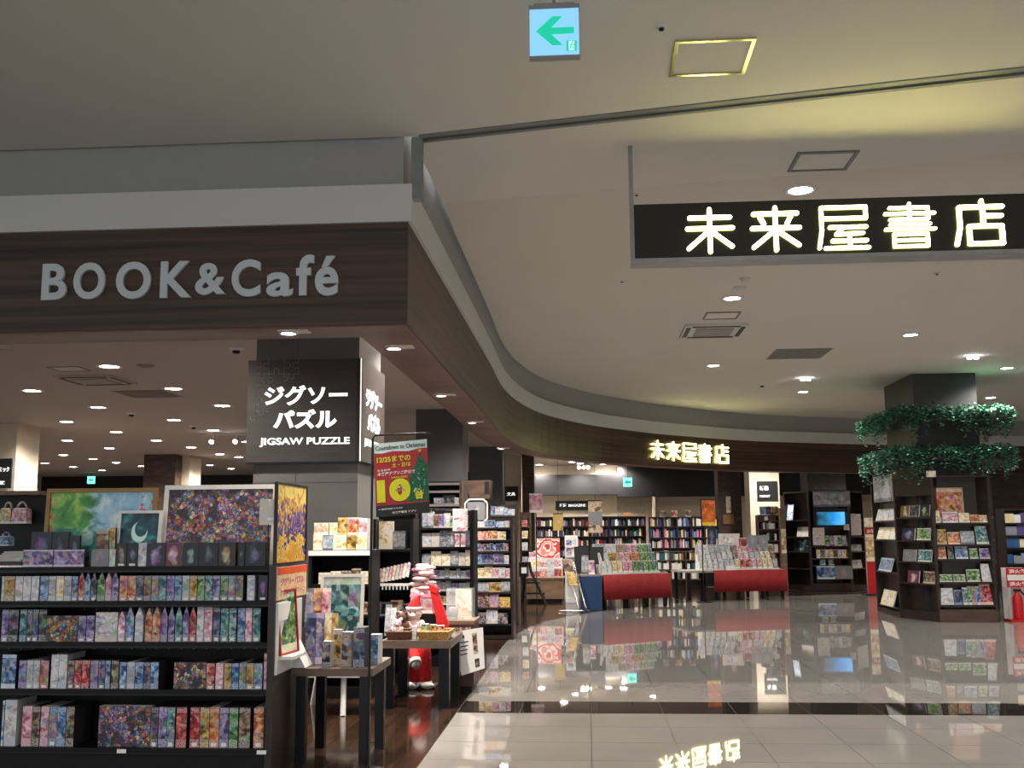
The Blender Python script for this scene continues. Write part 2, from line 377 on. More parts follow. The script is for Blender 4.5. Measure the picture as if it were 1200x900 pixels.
# fascia band round the shop
struct('trim_2', ribbon(PATH, offset(PATH, .06), HF, ZW0), m_fascia)
struct('trim_3', ribbon(offset(PATH, .012), inner, HF-.012, HF+.02), m_soffit)
struct('trim_4', ribbon(offset(PATH, .33), inner, HF+.02, ZS), m_fascia)
struct('trim_5', ribbon(offset(PATH, -.025), offset(PATH, .2), ZW0, ZW1), m_white)
struct('wall_front', ribbon(offset(PATH, .04), offset(PATH, .2), ZW1, ZC+.2), plain('upper_wall_paint', '#9b9b98', .8, var=.015))
# outer shell of the shop and hall, well behind everything
struct('wall_back', MB().box(-22,14.5,40.5,40.7,0,ZS), m_dark)
struct('wall_left', MB().box(-22.2,-22,6.5,46,0,ZS), m_cream)
struct('wall_right', MB().box(14.5,14.7,-4,46,0,ZC+.2), m_cream)
# ================================================================== LAMPS
m_lens = emit('lamp_lens', '#fff6ea', 22.0); m_ring = plain('lamp_ring', '#d6d2cc', .4)
m_lens_cool = emit('lamp_lens_cool', '#f6faff', 22.0)
def downlight(x, y, z, r, label, group, watts, col=(1,.92,.83), cool=False, size=150, light=True):
    t = thing('ceiling_downlight', label, 'downlight', (x, y, z), 0, group)
    MB().lathe([(r*.78,.0), (r*.8,-.012), (r*1.12,-.012), (r*1.15,.001)], (x,y,z), 20).build('ring', m_ring, t)
    MB().lathe([(.001,-.004), (r*.8,-.006)], (x,y,z), 20).build('lens', m_lens_cool if cool else m_lens, t)
    if light:
        L = bpy.data.lights.new('downlight', 'SPOT'); L.energy = watts; L.spot_size = math.radians(size); L.spot_blend = .6; L.shadow_soft_size = r*.7; L.color = col
        lo = bpy.data.objects.new('lamp_light', L); COL.objects.link(lo); lo.parent = t; lo.location = (0,0,-.03)
    return t
MALL = [((938,222),'large round downlight just above the hanging shop sign'), ((858,349),'round downlight beside the small ceiling detector and air vent'),
        ((1067,392),'round downlight right of the flat ceiling grille'), ((836,428),'round downlight in mall ceiling left of the flat grille'),
        ((941,459),'round downlight nearest above the curved fascia, mall ceiling'), ((1180,431),'round downlight to the right of the dark planted pillar')]
for (px, py), lb in MALL:
    p = atZ(px, py, ZC+.045); downlight(p.x, p.y, ZC+.045, .115, lb, None, LAMP_MALL, (1,.95,.88), True)
for x, y in ((4.6,10.0), (8.0,13.5), (10.0,18.5), (8.2,21.5), (7.6,9.5)):
    downlight(x, y, ZC+.045 , .115, 'round downlight of the mall ceiling outside the picture', 'mall downlights out of view', LAMP_MALL, (1,.95,.88), True)
for x, y in ((-3.2,2.2), (1.6,2.4), (5.2,1.2), (-.8,-1.2), (9,3)):
    downlight(x, y, ZC, .115, 'round downlight of the mall ceiling outside the picture', 'mall downlights out of view', LAMP_MALL, (1,.95,.88), True)
_o1 = ['','first','second','third','fourth','fifth','sixth','seventh','eighth','ninth','tenth','eleventh','twelfth','thirteenth','fourteenth','fifteenth','sixteenth','seventeenth','eighteenth','nineteenth']
NTH = _o1[1:] + ['twentieth'] + ['twenty-'+w for w in _o1[1:10]] + ['thirtieth'] + ['thirty-'+w for w in _o1[1:10]] + ['fortieth']
SHOP = [(128,429),(37.5,457.5),(203,455),(115,477),(260.5,475),(78,494),(204,492),(136,506),(250,504),(79,516),(128,525),(183,516),(26,525.5),(224,524),(289,517.5),
        (74,533),(257.5,532),(21,539),(52.5,542.5),(109,537.5),(136,542),(86,547),(119.5,551),(166,546),(246,545),(280,535.5),(271,549),
        (462,560-27),(466,543),(632,544.5),(657,537.7),(663,546),(680,543),(707.5,544),(725,543.5),(742,548),(739,553),(812,541+5),(795,551)]
SHOP.sort(key=lambda s: (-atZ(s[0], s[1], ZS).y, s[0]), reverse=True)
for i, (px, py) in enumerate(SHOP):
    p = atZ(px, py, ZS)
    if p.y > 40: continue
    downlight(p.x, p.y, ZS, .16, f'round recessed shop ceiling downlight, {NTH[i]} nearest to the shop front', 'downlights of the shop ceiling', LAMP_SHOP*(1.0 if p.y < 32 else .8), light=True)
for x, y in ((-6.5,10.3), (-4.4,8.9), (-1.9,12.0), (-1.55,13.6), (-1.5,17.6), (-1.9,15), (-.7,21.5), (1.2,24.5), (4.6,27.0), (8.5,28.5), (-2,24.5), (12,29), (-9,14)):
    downlight(x, y, ZS, .13, 'unseen added downlight brightening the goods near the plush table', 'shop downlights behind the fascia', LAMP_SHOP)
downlight(-1.6, 10.75, ZS, .13, 'unseen added downlight brightening the goods near the plush table', 'shop downlights behind the fascia', LAMP_SHOP*.8, size=95)  # unseen lamp, added to brighten the goods along the shop edge
downlight(-1.75, 8.55, ZS, .13, 'unseen added downlight brightening the goods near the plush table', 'shop downlights behind the fascia', LAMP_SHOP*1.3, size=84)  # unseen helper lamp, cone narrowed to light the gift rack and spare the pillar sign
for x, y in ((-.5,35), (2,34.6), (4.6,34.6), (7.6,34.4), (10.5,34)): downlight(x, y, ZS, .13, 'unseen added downlight brightening the goods near the plush table', 'shop downlights behind the fascia', LAMP_SHOP, size=95)  # unseen wall washers, added to brighten the cream rear wall
m_gim = plain('gimbal_white', '#c9c4bd', .45)
for i, ((px, py), lb) in enumerate((((345,388),'recessed gimbal spot in the fascia soffit above the jigsaw sign'), ((468,406),'recessed gimbal spot in the soffit at the fascia corner'),
        ((522,462),'recessed gimbal spot in the soffit, second from the fascia corner'), ((557,494),'recessed gimbal spot in the soffit, third from the fascia corner'),
        ((590,525),'recessed gimbal spot where the soffit starts to bend'))):
    p = atZ(px, py, HF-.012)
    t = thing('soffit_spotlight', lb, 'spotlight', p, 0, 'spotlights in the fascia soffit')
    z = p.z
    MB().box(p.x-.10,p.x+.10,p.y-.055,p.y+.055,z-.008,z+.001).build('plate', m_gim, t)
    MB().lathe([(.001,-.016), (.045,-.014), (.05,-.004)], p+Vector((-.04,0,0)), 16).build('lens', m_lens, t)
    MB().lathe([(.046,-.006), (.048,-.02), (.058,-.02), (.06,-.006)], p+Vector((-.04,0,0)), 16).build('ring', m_gim, t)
    L = bpy.data.lights.new('soffit', 'SPOT'); L.energy = LAMP_SOFFIT; L.spot_size = math.radians(130); L.spot_blend = .7; L.shadow_soft_size = .04; L.color = (1,.85,.7)
    lo = bpy.data.objects.new('lamp_light', L); COL.objects.link(lo); lo.parent = t; lo.location = (0,0,-.03)
# ================================================================== SIGNS
def stroke(mb, pts, r, M, d, n=6):
    """rounded stroke of constant width, solid; M maps (u, v, depth)"""
    pts = [Vector(p) for p in pts]; 
    for a, b in zip(pts[:-1], pts[1:]):
        e = (b-a).normalized(); t0 = math.atan2(e.y, e.x)
        out = [a + Vector((math.cos(t0+math.pi/2+math.pi*k/n), math.sin(t0+math.pi/2+math.pi*k/n)))*r for k in range(n+1)]
        out += [b + Vector((math.cos(t0-math.pi/2+math.pi*k/n), math.sin(t0-math.pi/2+math.pi*k/n)))*r for k in range(n+1)]
        q = len(out)
        mb.add([M(p.x, p.y, d) for p in out] + [M(p.x, p.y, 0) for p in out], [tuple(range(q))], 0)
        o = len(mb.v)-2*q
        mb.f += [tuple(i+o for i in (k, q+k, q+(k+1) % q, (k+1) % q)) for k in range(q)]; mb.m += [1]*q; mb.sm += [False]*q
GL = {
 'mi': [[(.09,.79),(.92,.79)], [(.04,.55),(.97,.55)], [(.5,.97),(.5,.03)], [(.46,.47),(.06,.11)], [(.55,.47),(.95,.14)]],
 'rai': [[(.07,.84),(.93,.84)], [(.04,.52),(.97,.52)], [(.5,.97),(.5,.03)], [(.46,.45),(.06,.10)], [(.55,.45),(.95,.13)], [(.2,.76),(.27,.62)], [(.8,.76),(.73,.62)]],
 'ya': [[(.08,.96),(.95,.96),(.95,.71),(.08,.71)], [(.08,.96),(.08,.45),(.02,.05)], [(.24,.51),(.95,.51)], [(.5,.49),(.36,.35),(.88,.37)], [(.62,.34),(.62,.05)], [(.28,.2),(.95,.2)], [(.14,.04),(.98,.04)]],
 'sho': [[(.12,.9),(.85,.9),(.85,.64),(.12,.64)], [(.03,.77),(.97,.77)], [(.5,.99),(.5,.42)], [(.12,.53),(.88,.53)], [(.03,.42),(.97,.42)], [(.18,.31),(.82,.31),(.82,.04),(.18,.04),(.18,.31)], [(.18,.175),(.82,.175)]],
 'ten': [[(.55,.99),(.55,.88)], [(.1,.86),(.96,.86)], [(.1,.86),(.1,.42),(.02,.05)], [(.57,.84),(.57,.46)], [(.57,.66),(.93,.66)], [(.28,.44),(.93,.44),(.93,.06),(.28,.06),(.28,.44)]]}
ORDER = ['mi','rai','ya','sho','ten']
m_let = emit('letter_glow', '#fdf6b4', SIGN_GLOW); m_lets = emit('letter_edge_glow', '#e2e88a', SIGN_GLOW*.2)
YS = 6.75
a, b = atY(740,240,YS), atY(740,308,YS)
sx0, sx1, sz1, sz0 = a.x, 3.16, a.z, b.z
t = thing('hanging_sign', 'long dark hanging sign with glowing Japanese shop name', 'sign', (sx0, YS, sz0))
MB().box(sx0+.012,sx1-.012,YS,YS+.14,sz0+.025,sz1).build('panel', wood('sign_panel', '#120d09', '#1d1610', (.5,1,9), .4), t)
MB().box(sx0-.01,sx1+.01,YS-.012,YS+.152,sz0-.002,sz0+.025).build('bottom_rail', m_alu, t)
for x in (sx0, sx1): MB().box(x-.014,x+.014,YS-.012,YS+.03,sz0+.025,ZC).build('hanger', m_alu, t)
for g, (x0, x1, y0, y1) in zip(ORDER, ((804,859,244,298),(880,937,242,296),(959,1016,241,294),(1037,1095,238,292),(1120,1175,235,290))):
    A, B = atY(x0,y1,YS), atY(x1,y0,YS); mb = MB(); W, H = B.x-A.x, B.z-A.z
    rr = {'sho':.0105, 'ya':.0125}.get(g, .0145)
    for st in GL[g]: stroke(mb, [(p[0]*W, p[1]*H) for p in st], rr, lambda u, v, d, A=A: (A.x+u, YS-d, A.z+v), .02)
    mb.build('letter', [m_let, m_lets], t)
# the same name in small letters on the curved fascia
def fascia_at(px, py):
    best = None
    for p, q in zip(PATH[:-1], PATH[1:]):
        d = ray(px, py); dn = Vector((d.x, d.y)); e = q-p
        den = dn.x*e.y - dn.y*e.x
        if abs(den) < 1e-9: continue
        s = (p.x*e.y - p.y*e.x)/den; k = (p.x*dn.y - p.y*dn.x)/den
        if 0 <= k <= 1 and s > 0: best = (Vector((d.x*s, d.y*s, EYE+d.z*s)), e.normalized())
    return best
c0, _ = fascia_at(807,530)
t = thing('fascia_sign', 'small glowing shop name letters on the curved wood fascia', 'sign', c0)
for g, (x0, x1, y0, y1) in zip(ORDER, ((762,776,517,538),(780,795,518.5,539.5),(799,814,520,541),(817,832,521,542),(837,852,522,543))):
    A, e = fascia_at(x0, y1); B, _ = fascia_at(x1, y0); U = Vector((B.x-A.x, B.y-A.y, 0)); H = B.z-A.z; W = U.length; U.normalize(); Nn = Vector((U.y, -U.x, 0))
    mb = MB()
    for st in GL[g]: stroke(mb, [(p[0]*W, p[1]*H) for p in st], {'sho':.013, 'ya':.015}.get(g, .018), lambda u, v, d, A=A, U=U, Nn=Nn: A + U*u + Vector((0,0,v)) + Nn*(d+.02), .03, 4)
    mb.build('letter', [m_let, m_lets], t)
# BOOK & Cafe on the front fascia
YB = 6.44
p = atY(50,352,YB)
t = thing('fascia_sign', 'pale grey BOOK&Café lettering on the front wood fascia', 'sign', p)
m_bl = plain('pale_letter', '#c8d0d4', .5, var=.02)
for ch, x0, x1, y0, y1, y2 in (('B',49.8,81,309.5,352.5,352), ('O',86.7,125.7,308,352,351), ('O',136.5,179,307,351.5,350), ('K',188.5,227,306.5,350,349.5), ('&',229.7,266.5,308.6,346.5,346),
        ('C',272,307,304.5,348.8,347), ('a',313,344.5,319.5,348.5,347), ('f',347.5,369,299.3,347,346), ('é',369.6,397.8,300.5,347.5,346)):
    A, B = atY(x0,y1,YB), atY(x1,y0,YB)
    mb = MB(); lettering3(mb, ch, (A.x,YB-.001,A.z), (B.x-A.x,0,0), (0,0,B.z-A.z), .022, .028); mb.build('letter', m_bl, t)
# EXIT direction sign
YE = 4.55
A, B = atY(621,66,YE), atY(678,9,YE)
t = thing('exit_sign', 'lit green arrow emergency exit sign hanging from the ceiling', 'exit sign', (A.x,YE,A.z))
MB().box(A.x,B.x,YE,YE+.04,A.z,B.z).build('light_panel', emit('exit_panel', '#86c4f4', .36), t)
MB().box(A.x-.004,B.x+.004,YE-.004,YE+.044,B.z,B.z+.02).box(A.x+.02,B.x-.02,YE,YE+.04,B.z+.02,B.z+.03).build('housing', plain('exit_housing', '#8f9494', .4), t)
MB().box(A.x-.004,B.x+.004,YE-.002,YE+.042,A.z-.008,A.z).build('bottom_rail', MATS['exit_housing'], t)
MB().cyl(((A.x+B.x)/2,YE+.02,B.z+.03), ((A.x+B.x)/2,YE+.02,ZC), .008).build('hanger', m_alu, t)
W, H = B.x-A.x, B.z-A.z
m_ex = emit('exit_green', '#18c8a0', .30)
arrow = [(.13,.52),(.46,.83),(.67,.83),(.44,.59),(.90,.59),(.90,.45),(.44,.45),(.67,.21),(.46,.21)]
MB().prism([(A.x+W*a, A.z+H*b) for a, b in arrow], YE-.003, YE, plane='xz').build('arrow', m_ex, t)
mb = MB(); mb.box(A.x+W*.74,A.x+W*.95,YE-.003,YE,A.z+H*.08,A.z+H*.30).build('running_figure_panel', m_ex, t)
mb = MB(); q = lambda a, b: (A.x+W*a, YE-.0045, A.z+H*b)
mb.box(A.x+W*.79,A.x+W*.90,YE-.0042,YE-.003,A.z+H*.09,A.z+H*.285, 0)
mb.build('doorway_mark', emit('exit_pale', '#cdeaf8', .38), t)
mb = MB()
for a_, b_ in (((.86,.24),(.83,.17)), ((.83,.17),(.80,.11)), ((.83,.17),(.88,.14)), ((.88,.14),(.86,.10)), ((.855,.23),(.81,.20)), ((.86,.23),(.90,.19))): mb.cyl(q(*a_), q(*b_), .0022, n=6)
mb.ball(q(.87,.262), .004, 8, 6); mb.build('running_figure', m_ex, t)
# ================================================================== CEILING FITTINGS (mall side)
def frame4(c, wd, z, dz=.012):
    """flat rectangular frame from four ceiling corners"""
    out = []; ctr = sum(c, Vector((0,0,0)))/4
    for i in range(4):
        a, b = c[i], c[(i+1) % 4]; ai = a+(ctr-a).normalized()*wd; bi = b+(ctr-b).normalized()*wd
        mb = MB(); mb.add([(p.x,p.y,z-dz) for p in (a,b,bi,ai)]+[(p.x,p.y,z+.002) for p in (a,b,bi,ai)], [(0,1,2,3),(4,7,6,5),(0,4,5,1),(1,5,6,2),(2,6,7,3),(3,7,4,0)]); out.append(mb)
    return out
def rect_on_ceiling(pts, z):
    """axis aligned rectangle through photographed corners"""
    q = [atZ(x, y, z) for x, y in pts]
    x0 = (q[0].x+q[3].x)/2; x1 = (q[1].x+q[2].x)/2; y1 = (q[0].y+q[1].y)/2; y0 = (q[2].y+q[3].y)/2
    return x0, x1, min(y0, y1), max(y0, y1)
def access_panel(pts, z, label, frame_mat, wd=.05):
    x0, x1, y0, y1 = rect_on_ceiling(pts, z)
    t = thing('ceiling_access_panel', label, 'access panel', ((x0+x1)/2,(y0+y1)/2,z))
    MB().box(x0+.01,x1-.01,y0+.01,y1-.01,z-.004,z+.002).build('panel', m_ceil, t)
    for mb in frame4([Vector((x0,y0,z)),Vector((x1,y0,z)),Vector((x1,y1,z)),Vector((x0,y1,z))], wd, z): mb.build('frame_bar', frame_mat, t)
m_brass = plain('polished_frame', '#d9d6a0', .18, metal=.9)
access_panel([(790,47),(886,43),(873,85),(785,88)], ZC, 'ceiling access panel with bright metal frame beside the exit sign', m_brass, .03)
access_panel([(935,179),(1008,175),(992,198),(922,200)], ZC, 'ceiling access panel with grey frame above the hanging sign', plain('panel_frame_grey', '#7a7a7a', .4, metal=.5), .035)
access_panel([(828,366),(868,365),(864,373),(823,374)], ZC+.045, 'small ceiling access panel behind the air conditioner', MATS['panel_frame_grey'], .03)
def cassette(pts, z, label, m_body):
    x0, x1, y0, y1 = rect_on_ceiling(pts, z); t = thing('air_conditioner', label, 'air conditioner', ((x0+x1)/2,(y0+y1)/2,z)); w_, d_ = x1-x0, y1-y0
    MB().box(x0,x1,y0,y1,z-.03,z-.0005).build('housing', m_body, t)
    for a in ((x0+.12*w_,x1-.12*w_,y0+.03*d_,y0+.10*d_), (x0+.12*w_,x1-.12*w_,y1-.12*d_,y1-.03*d_), (x0+.03*w_,x0+.1*w_,y0+.12*d_,y1-.12*d_), (x1-.1*w_,x1-.03*w_,y0+.12*d_,y1-.12*d_)):
        MB().box(*a, z-.036, z-.028).build('air_slot', m_black, t)
    g = MB().box(x0+.2*w_,x1-.2*w_,y0+.2*d_,y1-.2*d_,z-.042,z-.028).build('grille', plain('grille_grey', '#8d8880', .6), t)
cassette([(803,379.5),(875,379),(868,393),(797,394)], ZC+.045, 'white ceiling cassette air conditioner with dark slots, mall side', m_white)
def vent(pts, z, label, mat, n=7):
    x0, x1, y0, y1 = rect_on_ceiling(pts, z); t = thing('ceiling_grille', label, 'ceiling vent', ((x0+x1)/2,(y0+y1)/2,z))
    MB().box(x0,x1,y0,y1,z-.006,z+.002).build('frame', mat, t)
    for k in range(n):
        y = y0+(y1-y0)*(k+.5)/n; MB().box(x0+.03,x1-.03,y-(y1-y0)*.28/n,y+(y1-y0)*.28/n,z-.014,z-.006).build('slat', mat, t)
vent([(908,409),(972,408),(965,420),(900,420)], ZC+.045, 'flat grey return air grille in the mall ceiling', plain('vent_grey', '#85817b', .6))
def disc(px, py, z, r, name, label, cat, mat, lens=None):
    p = atZ(px, py, z); t = thing(name, label, cat, p)
    MB().lathe([(.001,-.034), (r*.6,-.033), (r*.8,-.012), (r,-.010), (r,.001)] if r > .04 else [(.001,-.012), (r*.6,-.011), (r,-.004), (r,.001)], p, 14).build('body', mat, t)
    if lens: MB().lathe([(.001,-(.034 if r > .04 else .012)-r*.4), (r*.45,-(.034 if r > .04 else .012)-r*.3), (r*.5,-(.034 if r > .04 else .012))], p, 12).build('lens', lens, t)
disc(873,326,ZC+.045,.06,'smoke_detector','round smoke detector just below the hanging sign','detector',m_white)
disc(867,337,ZC+.045,.075,'ceiling_speaker','flat round speaker beside the smoke detector','speaker',m_white)
disc(775,31,ZC,.03,'sprinkler_head','sprinkler head in the ceiling right of the exit sign','sprinkler',m_white,m_black)
disc(746,227,ZC+.045,.022,'sprinkler_head','sprinkler head at the upper left of the hanging sign','sprinkler',m_white,m_black)
disc(729,329,ZC+.045,.025,'sprinkler_head','sprinkler head on the ceiling left of the air conditioner','sprinkler',m_white,m_black)
disc(1098,320,ZC+.045,.028,'sprinkler_head','sprinkler head under the right part of the hanging sign','sprinkler',m_white,m_black)
disc(893,450,ZC+.045,.07,'ceiling_camera','small dark dome camera near the curved ledge','camera',m_white,m_black)
for (px, py), lb in (((944,443),'small twin spot on the mall ceiling before the curved ledge'), ((1140,417),'small twin spot on the ceiling above the planted pillar')):
    p = atZ(px, py, ZC+.045); t = thing('twin_spotlight', lb, 'spotlight', p)
    MB().box(p.x-.09,p.x+.09,p.y-.03,p.y+.03,p.z-.02,p.z+.002).build('plate', m_white, t)
    for s_ in (-.05,.05): MB().lathe([(.001,-.05), (.035,-.045), (.04,-.02)], p+Vector((s_,0,0)), 10).build('lens', m_lens_cool, t)
# shop ceiling fittings
cassette([(85,440),(137,438),(155,449),(75,450)], ZS, 'flat ceiling air conditioner deep in the shop at left', m_ceil_shop)
vent([(129,458),(190,457),(215,465),(158,466)], ZS, 'grey return air grille in the shop ceiling at left', plain('vent_brown', '#7d716a', .6))
access_panel([(57,430),(90,429),(108,434),(70,435)], ZS, 'thin outlined access panel in the shop ceiling', MATS['panel_frame_grey'], .02)
disc(171,428,ZS,.12,'ceiling_speaker','round speaker in the shop ceiling near the front','speaker',plain('speaker_brown', '#84776f', .6))
disc(6,411,ZS,.09,'smoke_detector','smoke detector on shop ceiling at far left','detector',m_ceil_shop)
for (px, py), lb in (((277,408),'dome security camera near the front of the shop ceiling'), ((154,484),'dome security camera in the middle of the shop ceiling'), ((227,499),'dome security camera above the track spotlights')):
    disc(px, py, ZS, .1, 'security_camera', lb, 'camera', m_whitep, m_black)
# ================================================================== GOODS HELPERS
ORD = ['zeroth','first','second','third','fourth','fifth','sixth','seventh','eighth','ninth','tenth','eleventh','twelfth','thirteenth','fourteenth','fifteenth','sixteenth','seventeenth','eighteenth','nineteenth',
       'twentieth','twenty-first','twenty-second','twenty-third','twenty-fourth','twenty-fifth','twenty-sixth','twenty-seventh','twenty-eighth','twenty-ninth','thirtieth','thirty-first','thirty-second','thirty-third','thirty-fourth','thirty-fifth']
CW = {'multi':'many-coloured'}
m_side = plain('carton_side', '#b9b7b6', .55, var=.04)
m_side_d = plain('carton_side_dark', '#2b2a30', .5, var=.04)
def carton(name, label, cat, group, x0, x1, z0, z1, y, d, front, side=None, kind='box', tilt=0.0, price=False):
    """upright box facing -Y; tilt leans it back (radians)"""
    side = side or m_side; W, H = x1-x0, z1-z0; mb = MB()
    if kind == 'pointed':
        hs = H*.72
        mb.prism([(-W/2,0),(W/2,0),(W/2,hs),(W*.08,H),(-W*.08,H),(-W/2,hs)], 0, d, mi=0, front=1)
        for i in range(len(mb.m)): pass
    else: mb.box(-W/2, W/2, 0, d, 0, H, mi=0, front=1)
    o = mb.build(name, [side, front], None, local=True)
    if price: MB().box(-W*.28, W*.28, -.0015, 0, H*.03, H*.12).build('price_label', m_paper, o, local=True)
    o.location = ((x0+x1)/2, y, z0); o.rotation_euler = (-tilt, 0, 0)
    return tag(o, label, cat, group)
def book(label, group, x0, x1, z0, z1, y, front, d=.018, tilt=0.0, name='book', cat='book', rz=0):
    W, H = x1-x0, z1-z0; mb = MB(); c = .0015
    o = None
    mb.box(-W/2, W/2, 0, c, 0, H, mi=0, front=1).box(-W/2, W/2, d-c, d, 0, H, mi=0).box(-W/2, -W/2+c, c, d-c, 0, H, mi=0).box(-W/2+c, W/2-.003, c, d-c, .002, H-.002, mi=2)
    o = mb.build(name, [front, front, m_paper], None, local=True)
    o.location = ((x0+x1)/2, y, z0); o.rotation_euler = (-tilt, 0, rz)
    return tag(o, label, cat, group)
def picture(name, label, x0, x1, z0, z1, y, fw, fmat, amat, tilt=0.0, rz=0.0, d=.03, cat='framed picture', mount=None, group=None):
    t = thing(name, label, cat, ((x0+x1)/2, y, z0), 0, group); t['_org'] = (0,0,0); t.rotation_euler = (-tilt, 0, rz)
    W, H = x1-x0, z1-z0
    for b in ((-W/2,W/2,0,fw), (-W/2,W/2,H-fw,H), (-W/2,-W/2+fw,fw,H-fw), (W/2-fw,W/2,fw,H-fw)):
        MB().box(b[0],b[1],0,d,b[2],b[3]).build('frame_bar', fmat, t)
    MB().box(-W/2+fw,W/2-fw,d*.35,d,fw,H-fw).build('art_print', amat, t)
    if mount: 
        k = fw*.9
        for b in ((-W/2+fw,W/2-fw,fw,fw+k), (-W/2+fw,W/2-fw,H-fw-k,H-fw), (-W/2+fw,-W/2+fw+k,fw+k,H-fw-k), (W/2-fw-k,W/2-fw,fw+k,H-fw-k)):
            MB().box(b[0],b[1],d*.25,d*.35,b[2],b[3]).build('mount_strip', mount, t)
    return t
def garden_art():
    m, nt, b = _new('garden_painting'); tc = N(nt, 'ShaderNodeTexCoord'); g = N(nt, 'ShaderNodeSeparateXYZ'); nt.links.new(tc.outputs['Generated'], g.inputs[0])
    nz = N(nt, 'ShaderNodeTexNoise'); nz.inputs['Scale'].default_value = 9; nz.inputs['Detail'].default_value = 5; nz.inputs['Distortion'].default_value = .8; nt.links.new(tc.outputs['Object'], nz.inputs['Vector'])
    n2 = N(nt, 'ShaderNodeTexNoise'); n2.inputs['Scale'].default_value = 30; n2.inputs['Detail'].default_value = 3; nt.links.new(tc.outputs['Object'], n2.inputs['Vector'])
    green = ramp(nt, nz.outputs['Fac'], [(.3, srgb('#1d5b2a')), (.5, srgb('#4f9e3c')), (.7, srgb('#b8d96a'))])
    sky = ramp(nt, nz.outputs['Fac'], [(.3, srgb('#6fa3c9')), (.55, srgb('#a9cfe2')), (.72, srgb('#eef3f0'))])
    teal = ramp(nt, nz.outputs['Fac'], [(.3, srgb('#17504a')), (.5, srgb('#3f9186')), (.7, srgb('#a9d8cc'))])
    xs = math_(nt, 'ADD', g.outputs[0], math_(nt, 'MULTIPLY', math_(nt, 'SUBTRACT', nz.outputs['Fac'], .5), .5))
    c = mixc(nt, ramp(nt, xs, [(.36, (0,0,0)), (.46, (1,1,1))]), green, sky)
    zs = math_(nt, 'ADD', g.outputs[2], math_(nt, 'MULTIPLY', math_(nt, 'SUBTRACT', nz.outputs['Fac'], .5), .5))
    c = mixc(nt, ramp(nt, zs, [(.38, (1,1,1)), (.52, (0,0,0))]), c, teal)
    fl = ramp(nt, n2.outputs['Fac'], [(.56, (0,0,0)), (.6, (1,1,1))]); edge = ramp(nt, g.outputs[0], [(0, (1,1,1)), (.09, (0,0,0)), (.82, (0,0,0)), (.9, (1,1,1))])
    c = mixc(nt, math_(nt, 'MULTIPLY', fl, edge), c, srgb('#c9405a'))
    nt.links.new(c, b.inputs['Base Color']); b.inputs['Roughness'].default_value = .3; return m
def crescent_art():
    m, nt, b = _new('crescent_painting'); tc = N(nt, 'ShaderNodeTexCoord'); g = N(nt, 'ShaderNodeSeparateXYZ'); nt.links.new(tc.outputs['Generated'], g.inputs[0])
    nz = N(nt, 'ShaderNodeTexNoise'); nz.inputs['Scale'].default_value = 14; nz.inputs['Detail'].default_value = 4; nt.links.new(tc.outputs['Object'], nz.inputs['Vector'])
    bg = ramp(nt, nz.outputs['Fac'], [(.3, srgb('#0a2530')), (.55, srgb('#155060')), (.75, srgb('#4aa6a6'))])
    def dist(cx, cz): 
        a = math_(nt, 'SUBTRACT', g.outputs[0], cx); z = math_(nt, 'SUBTRACT', g.outputs[2], cz)
        return math_(nt, 'SQRT', math_(nt, 'ADD', math_(nt, 'MULTIPLY', a, a), math_(nt, 'MULTIPLY', z, z)))
    i = ramp(nt, dist(.5,.62), [(.20, (1,1,1)), (.22, (0,0,0))]); j = ramp(nt, dist(.54,.69), [(.155, (0,0,0)), (.175, (1,1,1))])
    c = mixc(nt, math_(nt, 'MULTIPLY', i, j), bg, srgb('#c6efe6')); nt.links.new(c, b.inputs['Base Color']); b.inputs['Roughness'].default_value = .25; return m
def gold_art():
    m, nt, b = _new('gold_blue_painting'); tc = N(nt, 'ShaderNodeTexCoord'); g = N(nt, 'ShaderNodeSeparateXYZ'); nt.links.new(tc.outputs['Generated'], g.inputs[0])
    nz = N(nt, 'ShaderNodeTexNoise'); nz.inputs['Scale'].default_value = 13; nz.inputs['Detail'].default_value = 5; nz.inputs['Distortion'].default_value = 1.5; nt.links.new(tc.outputs['Object'], nz.inputs['Vector'])
    zs = math_(nt, 'ADD', math_(nt, 'MULTIPLY', g.outputs[2], .5), math_(nt, 'MULTIPLY', nz.outputs['Fac'], .9))
    c = ramp(nt, zs, [(.45, srgb('#d89a1e')), (.56, srgb('#f2cf6a')), (.62, srgb('#2d2a66')), (.72, srgb('#6a5aa6')), (.8, srgb('#c9951f')), (.92, srgb('#f4dc84'))])
    nt.links.new(c, b.inputs['Base Color']); b.inputs['Roughness'].default_value = .25; return m
# ================================================================== PUZZLE SHELVING AT LEFT
YG, GD = 6.56, .33            # front of the shelves, depth
GX0, GX1 = -4.30, xa(322, YG)
SH = [za(662,YG), za(703.5,YG), za(753,YG), za(810,YG), za(880.5,YG)]
SHELFN = ['top deck','upper shelf','second shelf','third shelf','bottom shelf']
t = thing('puzzle_shelving', 'long black steel shelving unit stacked with jigsaw puzzle boxes', 'shelf', ((GX0+GX1)/2, YG, 0))
MB().box(GX0,GX1,YG+GD,YG+GD+.03,0,SH[0]).build('back_panel', m_black, t)
for i, z in enumerate(SH):
    th = .036
    s_ = MB().box(GX0,GX1-.03,YG,YG+GD,z-th,z).build('shelf', m_black, t)
    MB().box(GX0,GX1-.03,YG-.006,YG,z-th,z-th+.012).build('front_lip', m_metal, s_)
    if i:
        pg = MB()
        for k in range(26):
            x = GX0+.06+k*.085; pg.cyl((x,YG+GD-.002,SH[i-1]-.075), (x,YG+GD-.008,SH[i-1]-.075), .006, n=6)
        pg.build('peg_holes', plain('peg_metal', '#4a4a4e', .3, metal=.6), s_)
MB().box(GX0,GX1,YG+.01,YG+GD,0,SH[4]-.036).build('plinth', m_black, t)
